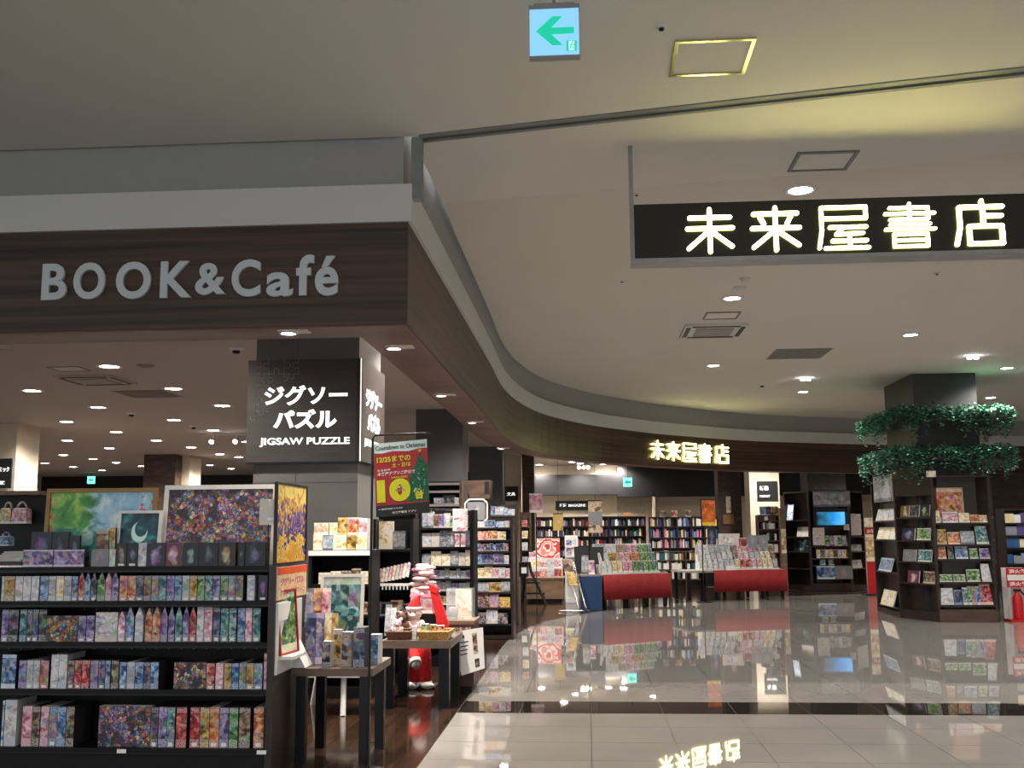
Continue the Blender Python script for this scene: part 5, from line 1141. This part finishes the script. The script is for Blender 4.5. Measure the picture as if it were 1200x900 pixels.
MB().box(bp0,bp1,20.3,20.34,.004,zt1-.02).build('front_panel', plain('blue_panel', '#173a66', .5), t); MB().box(bp0,bp1-.04,20.3,21.1,zt1-.02,zt1+.01).build('top', m_greytop, t); MB().box(bp0,bp0+.03,20.34,21.1,.004,zt1-.02).build('side_panel', MATS['blue_panel'], t)
PB = [['white','cream','pink','green','green','teal'],['white','gold','pink','orange','green','teal'],['grey','white','multi','pink','green','teal']]
tiers(o1, r1, .1, L1-.12, .18, zt1, 11, 3, .26, PB, 'on the left red table', 'white three tier book stand on the left red skirted table', .10)
for a, b, y0, lb in ((673,690,641,'dark grey monitor, left of the two on the blue table'), (691.5,707.5,641.5,'dark grey monitor, right of the two on the blue table')):
    stand('info_monitor', lb, 'monitor', a, b, y0, 672, 20.7, plain('panel_dark', '#2b2d2f', .3), .04, 0, .04, m_metal, z0=zt1+.012)
stand('magazine', 'pale magazine propped in front of the dark monitors', 'magazine', 681, 689, 651, 673, 20.45, art('grey','cover',9), .02, -.2, .15, z0=zt1+.012)
stand('magazine', 'pink pamphlet stand before the dark monitors', 'magazine', 690, 697, 657, 668, 20.45, art('pink','cover',9), .02, .2, .15, z0=zt1+.012)
zt2 = za(669.5,22.9); A = (xa(837,22.8,690),22.8); B = (xa(922.5,23.3,690),23.3)
o2, r2, L2 = red_table(A, B, .9, zt2, za(694.5,22.8), 'long table with red patterned skirt right of the pair', wider=.62)
PB2 = [['white','white','grey','cream','red','pink','cream','grey'],['white','grey','white','brown','pink','grey','cream','brown'],['white','grey','grey','brown','pink','pink','grey','brown']]
tiers(o2, r2, -.18, L2-.08, .18, zt2, 14, 3, .24, PB2, 'on the right red table', 'white three tier book stand on the right red skirted table', .095)
zz = zt2+.03+.24*.62*2+.24*.9+.002; yb = 23.45
for a, b, y0, y1, c, stl, lb in ((842,867,627,641,'white','print','white headline board with dark print above the right red table'), (876,888,629,642,'grey','figure','grey picture board above the right red table'), (889,900,629,642,'grey','figure','second grey picture board above the right red table'), (829,839,620,642,'navy','figure','tall blue figure panel at the left end of right red table'), (866,875,632,642,'red','cover','small dark red card between the picture boards')):
    stand('header_board', lb, 'display board', a, b, y0, y1, yb, art(c,stl,7), .015, 0, 0, m_paper, z0=za(643,yb))
stand('leaflet', 'open white leaflet lying on the right red skirted table', 'leaflet', 851, 862, 664, 668, 22.95, m_paper, .12, 0, 0, z0=zt2+.001)
# orange banner on a pole
YN = 22.4; nx = xa(823,YN,640)
t = thing('banner_stand', 'orange and yellow hanging banner on a thin black pole', 'banner', (nx,YN,0))
MB().cyl((nx,YN,0),(nx,YN,za(587,YN)),.012).build('pole', m_metal, t); MB().lathe([(.16,0),(.16,.01),(.02,.02)], (nx,YN,0), 16).build('base', m_metal, t)
z0, z1 = za(617.5,YN), za(588.5,YN); x1 = xa(838,YN,600)
MB().box(nx+.012,x1,YN-.005,YN,z0,z1).build('banner', plain('banner_orange', '#c9641a', .5, var=.35, scale=9), t)
MB().box(nx+.012,x1,YN-.008,YN-.005,z0,z0+.07).build('yellow_strip', plain('banner_yellow', '#e0c21c', .5), t)
mb = MB(); lettering(mb,'新刊フェア',(nx+.03,YN-.007,z1-.17),(x1-nx-.05,0,0),(0,0,.1),.03); mb.build('lettering', plain('banner_red', '#7a1a10', .5), t)
MB().cyl((nx,YN,z1+.01),(x1,YN,z1+.01),.008).build('arm', m_metal, t)
for a, b, y0, y1, Y, c, lb in ((648,660,602.5,622,24.5,'gold','ochre hanging poster in front of rear bookcase'), (689.5,706,587.5,625,24.0,'brown','long brown and grey hanging poster before the rear wall')):
    x0, x1 = xa(a,Y,610), xa(b,Y,610); t = thing('hanging_poster', lb, 'poster', ((x0+x1)/2,Y,za(y1,Y)))
    MB().box(x0,x1,Y,Y+.01,za(y1,Y),za(y0,Y)).build('sheet', art(c,'print',5), t); MB().cyl((x0,Y+.005,za(y0,Y)),(x1,Y+.005,za(y0,Y)),.012).build('top_bar', m_metal, t)
    if c == 'brown': MB().box(x0+.01,x1-.01,Y-.004,Y,za(y1-9,Y),za(y0+13,Y)).build('grey_patch', plain('poster_grey', '#7f8286', .5), t)
    MB().cyl(((x0+x1)/2,Y+.005,za(y0,Y)),((x0+x1)/2,Y+.005,ZS),.004).build('wire', m_metal, t)
# --- bookcases: shelves with joined far book rows
def bookcase(label, X0, X1, Y, d, zs, top, m, bays=1, dens=.035, cols=('grey','white','brown','black','violet','cream','teal','black','red','brown'), hh=.22, name='bookcase', rows_label=None, lean=0.0):
    t = thing(name, label, 'bookcase', ((X0+X1)/2,Y+d/2,0))
    MB().box(X0,X1,Y+d-.02,Y+d,0,top).build('back_panel', m, t); MB().box(X0,X1,Y,Y+d-.02,top-.03,top).build('top_board', m, t)
    for k in range(bays+1):
        x = X0+(X1-X0)*k/bays; MB().box(max(X0,x-.02),min(X1,x+.02),Y,Y+d-.02,0,top-.03).build('upright', m, t)
    pm = [plain('spine_'+c, PAL[c][j], .5) for c in cols for j in (0,1)]
    for z in zs:
        sh = MB().box(X0+.02,X1-.02,Y-.02,Y+d-.02,z-.03,z).build('shelf', m, t)
        mb = MB()
        for b in range(bays):
            x = X0+(X1-X0)*b/bays+.03; xe = X0+(X1-X0)*(b+1)/bays-.03
            while x < xe-dens:
                wd = random.uniform(.6,1.8)*dens; wd = min(wd, xe-x)
                if random.random() < .93: mb.box(x,x+wd-.002,Y+.01+random.uniform(0,.03),Y+d*.75,z+.001,z+hh*random.uniform(.6,1), random.randrange(len(pm)))
                x += wd
        if mb.v: bk = mb.build('book_row', pm, sh); bk['kind'] = 'stuff'
    return t
Y = 35.2
bookcase('long dark bookcase along the cream rear wall at left', xa(628,Y,620), xa(757,Y,620), Y, .4, [za(y,Y) for y in (617,629,640,652,664,676)], za(606,Y), m_dbrown, 6, .035, hh=.25)
for a, lb in ((729,'tan card on a clip above the rear bookcase, left of the pair'), (742,'tan card with a pink label at the end of rear bookcase')):
    stand('wood_card', lb, 'card', a, a+11, 602 if a == 729 else 606, 614, 35.3, plain('tan_card', '#9a6b44', .6), .03, z0=za(606,Y)+.002)
Y = 28.0
bookcase('tall five bay dark bookcase with pastel magazines behind right red table', xa(761.5,Y,640), xa(843,Y,640), Y, .4, [za(y,Y) for y in (618,631,643)], za(607,Y), m_dbrown, 5, .035, ('white','cream','grey','brown','blue','black','pink','violet'), .24)
Y = 27.2
bookcase('low slanted magazine shelf in front of the five bay bookcase', xa(768,Y,660), xa(822,Y,660), Y, .35, [za(y,Y) for y in (657,668,679)], za(647,Y), m_brown, 3, .05, ('white','cream','teal','white','gold','white','grey'), .23)
for i, (a, c) in enumerate(((773,'brown'),(787,'orange'),(803,'brown'))):
    stand('small_placard', f'small {c} placard standing on a rear bookcase, {ORD[i+1]} from left', 'placard', a, a+7, 600, 607, 28.2, art(c,'cover',5), .03, 0, 0, z0=za(607,28.0)+.002 if i < 3 else None)
t = stand('signboard', 'tan wooden placard on the brown pillar', 'placard', 847.5, 860, 605, 616, 30.44, plain('tan_card', '#9a6b44', .6), .03)
stand('signboard', 'narrow upright pale strip sign on the brown pillar', 'placard', 851, 856.5, 584, 603, 30.44, art('cream','print',4), .03)
Y = 26.6
bookcase('open bookshelf with books left of the black screen display', xa(889,Y,630), xa(914,Y,630), Y, .4, [za(y,Y) for y in (612,622,635,649)], za(606,Y), m_brown, 1, .05, ('grey','white','black','brown'), .2)
for i, (a, b, c) in enumerate(((891.5,897.5,'blue'),(898,903.5,'navy'),(904.5,912,'gold'))): stand('boxed_set', f'{c} boxed set standing on top of the open bookshelf', 'boxed set', a, b, 596, 607, Y+.05, art(c,'cover',5), .15, 0, 0, z0=za(606,Y)+.001)
t = thing('wood_partition', 'tan wooden partition beside the black screen display', 'panel', (xa(917,26.4,620),26.4,0)); MB().box(xa(914.8,26.4,620),xa(921,26.4,620),26.4,26.8,0,za(598,26.4)).build('panel', m_tan, t); MB().box(xa(915,26.4,620),xa(920.6,26.4,620),26.39,26.4,za(650,26.4),za(622,26.4)).build('poster', art('cream','cover',5), t)
# ================================================================== BLACK SCREEN DISPLAY, RIGHT HAND UNIT
def facet(t, a, b, top, zs, m, depth=.3, foot=.12, hood=None, k=(0,0)):
    """one upright shelf bay between floor points a and b (front edge), opening outwards"""
    a, b = Vector(a), Vector(b); e = (b-a).normalized(); n = Vector((-e.y, e.x))*depth; L = (b-a).length
    def pl(u0, u1, v0, v1, z0, z1, nm, mm=m, par=t):
        mb = MB()
        U = lambda u, v: (u+k[0]*depth*v) if u < L/2 else (u-k[1]*depth*v)
        q = [a+e*U(u0,v0)+n*v0, a+e*U(u1,v0)+n*v0, a+e*U(u1,v1)+n*v1, a+e*U(u0,v1)+n*v1]
        mb.add([(p.x,p.y,z0) for p in q]+[(p.x,p.y,z1) for p in q], [(0,3,2,1),(4,5,6,7),(0,1,5,4),(1,2,6,5),(2,3,7,6),(3,0,4,7)]); return mb.build(nm, mm, par)
    pl(0,L,.92,1,0,top,'back_panel'); pl(0,.035,0,.92,0,top,'upright'); pl(L-.035,L,0,.92,0,top,'upright')
    pl(.035,L-.035,0,.92,0,foot,'plinth')
    for z in zs: pl(.035,L-.035,0,.92,z-.03,z,'shelf')
    pl(.035,L-.035,0,.92,top-.03,top,'top_board')
    if hood: pl(.035,L-.035,.05,.3,top-hood,top-.03,'header_panel', m_dbrown)
    return a, e, n, L, math.atan2(e.y, e.x)
def on_facet(F_, u0, u1, z, h, label, cat, c, style='cover', v=.15, d=.02, tilt=.15, name='book', mat=None, group=None):
    a, e, n, L, rz = F_; W = (u1-u0)*L; p = a+e*((u0+u1)/2*L)+n*v
    o = MB().box(-W/2,W/2,0,d,0,h,mi=0,front=1).build(name, [m_paper, mat or art(c,style,14)], local=True)
    o.location = (p.x,p.y,z+.001); o.rotation_euler = (-tilt,0,rz); return tag(o, label, cat, group)
# --- black display with the screen
g0, g1, g2, g3 = (xa(923,27.0,680),27.1), (xa(952,26.2,680),26.3), (xa(1000,26.2,680),26.3), (xa(1017,27.0,680),27.1)
Y = 26.3; top = za(578,Y)
t = thing('screen_display', 'black three sided display unit with a glowing blue screen', 'display unit', ((g1[0]+g2[0])/2,26.5,0))
zl = [za(y,27) for y in (612,631,648,667)]
FL = facet(t, g0, g1, top-.02, zl, m_dbrown, .22, k=(0,.5)); FC = facet(t, g1, g2, top, [za(y,Y) for y in (642,656,664)], m_dbrown, .3, za(685,Y), k=(.5,.5)); FR = facet(t, g2, g3, top-.02, zl, m_dbrown, .22, k=(.5,0))
def panel(px0, px1, py0, py1, Y, m, nm, par, d=.02): return MB().box(xa(px0,Y,py0),xa(px1,Y,py0),Y,Y+d,za(py1,Y),za(py0,Y)).build(nm, m, par)
panel(952.5,996,579,597,Y-.03,art('grey','cover',4),'header_print',t)
MB_ = panel(953,996,599,624,Y+.05,m_metal,'screen_housing',t)
def screen_mat():
    m, nt, b = _new('blue_screen'); tc = N(nt, 'ShaderNodeTexCoord'); g = N(nt, 'ShaderNodeSeparateXYZ'); nt.links.new(tc.outputs['Generated'], g.inputs[0])
    nz = N(nt, 'ShaderNodeTexNoise'); nz.inputs['Scale'].default_value = 7; nt.links.new(tc.outputs['Object'], nz.inputs['Vector'])
    c = ramp(nt, math_(nt,'ADD',math_(nt,'MULTIPLY',g.outputs[0],.7),math_(nt,'MULTIPLY',nz.outputs['Fac'],.4)), [(.2, srgb('#0e2a3a')), (.45, srgb('#2c7fa6')), (.6, srgb('#1f8fe0')), (.85, srgb('#5ac0ff'))])
    b.inputs['Base Color'].default_value = (0,0,0,1); nt.links.new(c, b.inputs['Emission Color']); b.inputs['Emission Strength'].default_value = .45; return m
panel(957,990,603,618,Y+.04,screen_mat(),'screen',MB_)
for i, (a, b, y0, y1, lb) in enumerate(((952.5,966.5,621,641,'white notice sheet under the blue screen'), (989,995.5,617,624,'tiny white tag at the corner of the blue screen'))):
    stand('notice_sheet', lb, 'notice', a, b, y0, y1, Y-.009, art('white','print',6), .008, 0)
on_facet(FR,.1,.8,za(630,26.5),.53,'tall white notice sheet on the right wing of screen display','notice','white','print',v=-.03,d=.008,tilt=0,name='notice_sheet')
for k in range(6): stand('packet', f'white and green packet, {ORD[k+1]} from left on upper row below screen', 'packet', 967.5+5*k, 972+5*k, 630, 641, Y+.05, art(['green','grey','white'][k % 3],'cover',9), .03, 0, .1, z0=za(642,Y)+.001)
for k in range(8): stand('packet', f'cream packet, {ORD[k+1]} from left on middle row below screen', 'packet', 957+5*k, 961.5+5*k, 646, 655, Y+.05, art(['cream','brown','white'][k % 3],'cover',9), .03, 0, .1, z0=za(656,Y)+.001)
for k in range(2): stand('small_box', f'small teal box, {"left" if k == 0 else "right"} of the pair on the low shelf', 'box', 961+10*k, 967.5+10*k, 657, 664, Y+.05, art('teal','cover',6), .06, z0=za(664,Y)+.001)
pp = panel(957,978,665,680,Y-.02,art('blue','cover',5),'picture_panel',t); panel(978.5,999,665,680,Y-.02,art('grey','figure',5),'picture_panel',t)
on_facet(FL,.45,.9,zl[1],.24,'white card with print on the left wing of screen display','card','white','print')
on_facet(FL,.3,.95,zl[2],.36,'dark teal picture panel on the left wing of screen display','picture','teal','figure')
on_facet(FL,.02,.3,zl[0],.4,'pale blue sheet at the outer edge of left wing','card','blue','print')
for k in range(3): on_facet(FR,.1+.28*k,.33+.28*k,zl[2],.17,f'silver item, {ORD[k+1]} from left on the right wing of screen display','item','grey','cover')
for k in range(2): on_facet(FR,.2+.35*k,.5+.35*k,zl[3],.2,f'grey leaflet, {ORD[k+1]} from left on the right wing low shelf','leaflet','white','print')
# --- red poster stand
Y = 24.6
t = thing('poster_stand', 'red poster stand with cream artwork beside the octagonal unit', 'poster stand', (xa(1023,Y,690),Y,0))
panel(1014,1032.5,621,697,Y,plain('poster_stand_red', '#c0141c', .45),'red_board',t); panel(1014.5,1031,629,660,Y-.006,art('cream','cover',5),'art_sheet',t)
mb = MB(); lettering(mb,'お年玉',(xa(1016,Y,625),Y-.002,za(627.5,Y)),(xa(1029,Y,625)-xa(1016,Y,625),0,0),(0,0,.09),.03); mb.build('lettering', m_paper, t)
MB().box(xa(1013,Y,690),xa(1033,Y,690),Y-.15,Y+.3,0,.03).build('base', m_metal, t)
stand('notice_sheet', 'pale notice above the red poster stand', 'notice', 1013, 1025, 610, 620, Y+.02, art('cream','print',6), .01, z0=za(620.5,Y))
# --- planted pillar and octagonal unit
UX, UY = 6.13, 17.62
v_ = [(UX-.83,UY+2.3),(UX-.83,UY+.88),(UX-.47,UY),(UX+.47,UY),(UX+.83,UY+.88),(UX+.83,UY+2.3)]
UT = za(557,UY,1120)
PYF = UY+.36
pl_ = struct('wall_pillar', MB().box(UX-.55,UX+.50,PYF,PYF+1.7,0,ZC+.06), plain('charcoal_pillar', '#212224', .5))
t = thing('magazine_unit', 'dark brown octagonal shelf unit built round the planted pillar', 'shelf unit', (UX,UY,0))
zu = [za(y,UY,1120) for y in (612.5,638,655,682,709)]
zs_ = [za(y,UY+.5,1070) for y in (606,633,658,683)]
FF = facet(t, v_[2], v_[3], UT, zu, m_dbrown, .2, za(714,UY,1120), k=(.67,.67)); FL = facet(t, v_[1], v_[2], UT, zs_, m_dbrown, .14, .14, .32, k=(.2,.67)); FS = facet(t, v_[0], v_[1], UT, [za(y,UY+1.5,1040) for y in (610,632,670,712)], m_dbrown, .14, .14, k=(0,.2)); FR = facet(t, v_[3], v_[4], UT, zs_, m_dbrown, .14, .14, .32, k=(.67,.2))
MB().box(UX-.46,UX+.46,UY-.02,UY+.05,.0,za(714,UY,1120)-.01).build('plinth_step', m_brown, t)
uf = 'of octagonal unit front'
picture('framed_picture', 'large framed food poster on the top shelf of octagonal unit', xa(1096.5,UY+.05,590), xa(1131,UY+.05,590), zu[0]+.001, za(571,UY,1120), UY+.10, .02, plain('pale_wood_frame', '#b8a88a', .4), art('orange','cover',7), .06)
stand('notice_card', 'small cream notice under the planter of octagonal unit', 'notice', 1086, 1097, 557, 564, UY-.02, art('cream','print',8), .008)
for i, (a, b, h, c) in enumerate(((.02,.14,.2,'cream'),(.18,.44,.18,'pink'),(.46,.64,.16,'cream'),(.66,.80,.13,'orange'),(.81,.98,.12,'cream'))): on_facet(FF,a,b,zu[0],h,f'{c} recipe book, {ORD[i+1]} from left on the top shelf {uf}','book',c)
for i, (a, b, h, c) in enumerate(((.04,.23,.25,'gold'),(.25,.45,.2,'orange'),(.47,.7,.22,'grey'),(.73,.98,.3,'teal'))): on_facet(FF,a,b,zu[1],h,f'{c} cookbook, {ORD[i+1]} from left on the second shelf {uf}','book',c)
for i, (a, b, h, c) in enumerate(((.04,.2,.2,'orange'),(.24,.33,.2,'black'),(.36,.57,.2,'blue'),(.6,.74,.17,'green'),(.77,.96,.17,'violet'))): on_facet(FF,a,b,zu[2],h,f'{c} paperback, {ORD[i+1]} from left on the third shelf {uf}','book',c)
for i, (a, b, h, c) in enumerate(((.04,.28,.12,'green'),(.3,.5,.12,'green'),(.53,.75,.2,'green'),(.78,.98,.29,'white'))): on_facet(FF,a,b,zu[3],h,f'{c} seed book, {ORD[i+1]} from left on the fourth shelf {uf}','book',c)
for i, (a, b, h, c) in enumerate(((.02,.28,.27,'white'),(.3,.42,.24,'navy'),(.44,.52,.28,'teal'),(.53,.59,.3,'green'),(.60,.66,.3,'multi'),(.67,.73,.3,'blue'),(.74,.98,.33,'red'))): on_facet(FF,a,b,zu[4],h,f'{c} magazine, {ORD[i+1]} from left on the bottom shelf {uf}','magazine',c)
cl = [['cream','black','green'],['violet','green'],['grey','teal'],['pink','brown']]
for r in range(4):
    for k, c in enumerate(cl[r]):
        n_ = len(cl[r]); on_facet(FL,.12+.8*k/n_+.1*(r == 3),.12+.8*(k+.85)/n_+.05*(r == 3),zs_[r],.2,f'{c} booklet, {ORD[k+1]} from left on {["top","second","third","lowest"][r]} shelf of angled left face','booklet',c,'cover' if k % 2 else 'figure')
for r, c in enumerate(('violet','white','violet','blue')): 
    for k in range(2): on_facet(FR,.12+.4*k,.45+.4*k,zs_[r],.17,f'{c} item, {ORD[k+1]} from left on {["top","second","third","lowest"][r]} shelf of angled right face','item',c)
zq = [za(y,UY+1.5,1040) for y in (610,632,670,712)]
on_facet(FS,.15,.95,za(588,UY+1.5,1040),.47,'blue and white figure print hanging on the side of octagonal unit','print','grey','cover',v=-.06,tilt=0)
for r, (c, h) in enumerate((('white',.22),('cream',.22),('blue',.24),('cream',.3))):
    for k in range(3 if r < 2 else 2): on_facet(FS,.1+.28*k,.36+.28*k,zq[r],h,f'{c} leaflet, {ORD[k+1]} from left on {["top","second","third","lowest"][r]} shelf of the side face','leaflet',c,'print' if r % 2 else 'cover',v=.1,tilt=.3)
# planters with trailing ivy
m_leaf = []
for nm, c in (('ivy_dark','#2a5a44'),('ivy_mid','#4a8a6a'),('ivy_light','#93c9b0')): m_leaf.append(plain(nm, c, .45, var=.3, scale=20))
def planter(zc, label):
    t = thing('hanging_planter', label, 'planter', (UX,PYF,zc-.06))
    x0, x1, y0, y1 = UX-.55-.40, UX+.50+.40, PYF-.30, PYF+1.9
    for b in ((x0,x1,y0,y0+.03),(x0,x0+.03,y0+.03,y1),(x1-.03,x1,y0+.03,y1)): MB().box(*b,zc-.06,zc+.05).build('trough_wall', m_dbrown, t)
    for b in ((x0+.03,x1-.03,y0+.03,PYF-.002),(x0+.03,UX-.552,PYF-.002,y1),(UX+.502,x1-.03,PYF-.002,y1)): MB().box(*b,zc-.06,zc-.04).build('trough_base', m_dbrown, t)
    fo = MB(); rnd = random.Random(int(zc*100))
    def leaf(p, s):
        a = rnd.uniform(0,6.28); b = rnd.uniform(-.9,.5); d = Vector((math.cos(a),math.sin(a),b)).normalized(); sd = d.cross(Vector((0,0,1))).normalized()*s*.42; up = d.cross(sd).normalized()*s*.12
        fo.add([p, p+d*s*.45+sd+up, p+d*s, p+d*s*.45-sd+up], [(0,1,2),(0,2,3)], rnd.choice((0,0,1,1,1,2)))
    per = []
    L = [(x0,y1,x0,y0),(x0,y0,x1,y0),(x1,y0,x1,y1)]
    tot = sum(math.hypot(b[2]-b[0],b[3]-b[1]) for b in L)
    for (ax,ay,bx,by) in L:
        ln = math.hypot(bx-ax,by-ay); nn = int(ln/.021)
        out = Vector((by-ay, -(bx-ax), 0)).normalized()*-1
        out = Vector((-1,0,0)) if ax == bx == x0 else (Vector((1,0,0)) if ax == bx else Vector((0,-1,0)))
        for k in range(nn):
            f_ = (k+rnd.random())/nn; base = Vector((ax+(bx-ax)*f_, ay+(by-ay)*f_, zc+.06))
            drop = rnd.choice((.16,.22,.3,.42))*rnd.uniform(.7,1.2)*(1.0+.25*math.sin(f_*13)); m_ = int(9+drop*40)
            for j in range(m_):
                u = j/m_; q = base + out*(rnd.uniform(-.26,.0) if u < .3 else .03+.05*math.sin(u*3)) + Vector((rnd.gauss(0,.02),rnd.gauss(0,.02),(.10+rnd.gauss(0,.035)) if u < .3 else .09-(u-.3)/.7*drop))
                leaf(q, rnd.uniform(.045,.08))
    o = fo.build('ivy_foliage', m_leaf, t); o['kind'] = 'stuff'
planter(za(487,UY-.2,1100), 'upper planter of trailing ivy round the dark pillar')
planter(za(534,UY-.2,1100), 'lower planter of trailing ivy round the dark pillar')
# fire extinguisher stand
Y = 17.7; ex0, ex1 = xa(1181,Y,700), xa(1207,Y,700)
t = thing('extinguisher_stand', 'red and white signed stand holding a fire extinguisher', 'extinguisher stand', ((ex0+ex1)/2,Y,0))
MB().box(ex0,ex1,Y-.1,Y+.25,0,.03).build('base', plain('bright_red', '#c4161c', .4), t)
for x in (ex0,ex1-.015): MB().box(x,x+.015,Y-.05,Y+.2,.03,za(690,Y)).build('side_pane', m_glass, t)
sg0, sg1 = za(690,Y), za(668,Y)
s_ = MB().box(ex0,ex1,Y-.02,Y+.0,sg0,sg1).build('sign_plate', plain('bright_red', '#c4161c', .4), t)
MB().box(ex0+.01,ex1-.01,Y-.024,Y-.02,sg0+.11,sg1-.11).build('white_strip', m_paper, s_)
for z_ in (sg0+.02, sg1-.09): 
    mb = MB(); lettering(mb,'消火器',(ex0+.03,Y-.021,z_),(ex1-ex0-.06,0,0),(0,0,.07),.03); mb.build('lettering', m_paper, s_)
MB().box(ex0,ex1,Y+.2,Y+.22,.03,sg1).build('back_board', m_paper, t)
p = Vector(((ex0+ex1)/2,Y+.06,.03)); f_ = thing('fire_extinguisher', 'red fire extinguisher standing in the signed stand', 'fire extinguisher', p)
MB().lathe([(.001,0),(.075,.0),(.08,.02),(.08,.32),(.06,.38),(.03,.41),(.028,.44)], p, 16).build('cylinder', plain('bright_red', '#c4161c', .4), f_)
MB().box(p.x-.05,p.x+.06,p.y-.02,p.y+.02,p.z+.44,p.z+.48).build('valve', m_metal, f_); MB().tube([p+Vector((.05,0,.46)),p+Vector((.11,-.02,.38)),p+Vector((.10,-.03,.18))],.012,6).build('hose', m_metal, f_)
# shelf and wall at the right edge
Y = 20.6
bookcase('dark magazine shelf behind the fire extinguisher stand', xa(1178,Y,630), xa(1230,Y,630), Y, .4, [za(y,Y) for y in (617,631,645,663,680)], za(601,Y), m_dbrown, 1, .16, ('white','grey','cream','violet','blue'), .22)
Y = 22.0
struct('wall_side', MB().box(xa(1160,Y,580),14.4,Y+5.2,Y+5.4,0,HF), m_brown)
for o in list(bpy.data.objects):
    if '_org' in o: del o['_org']
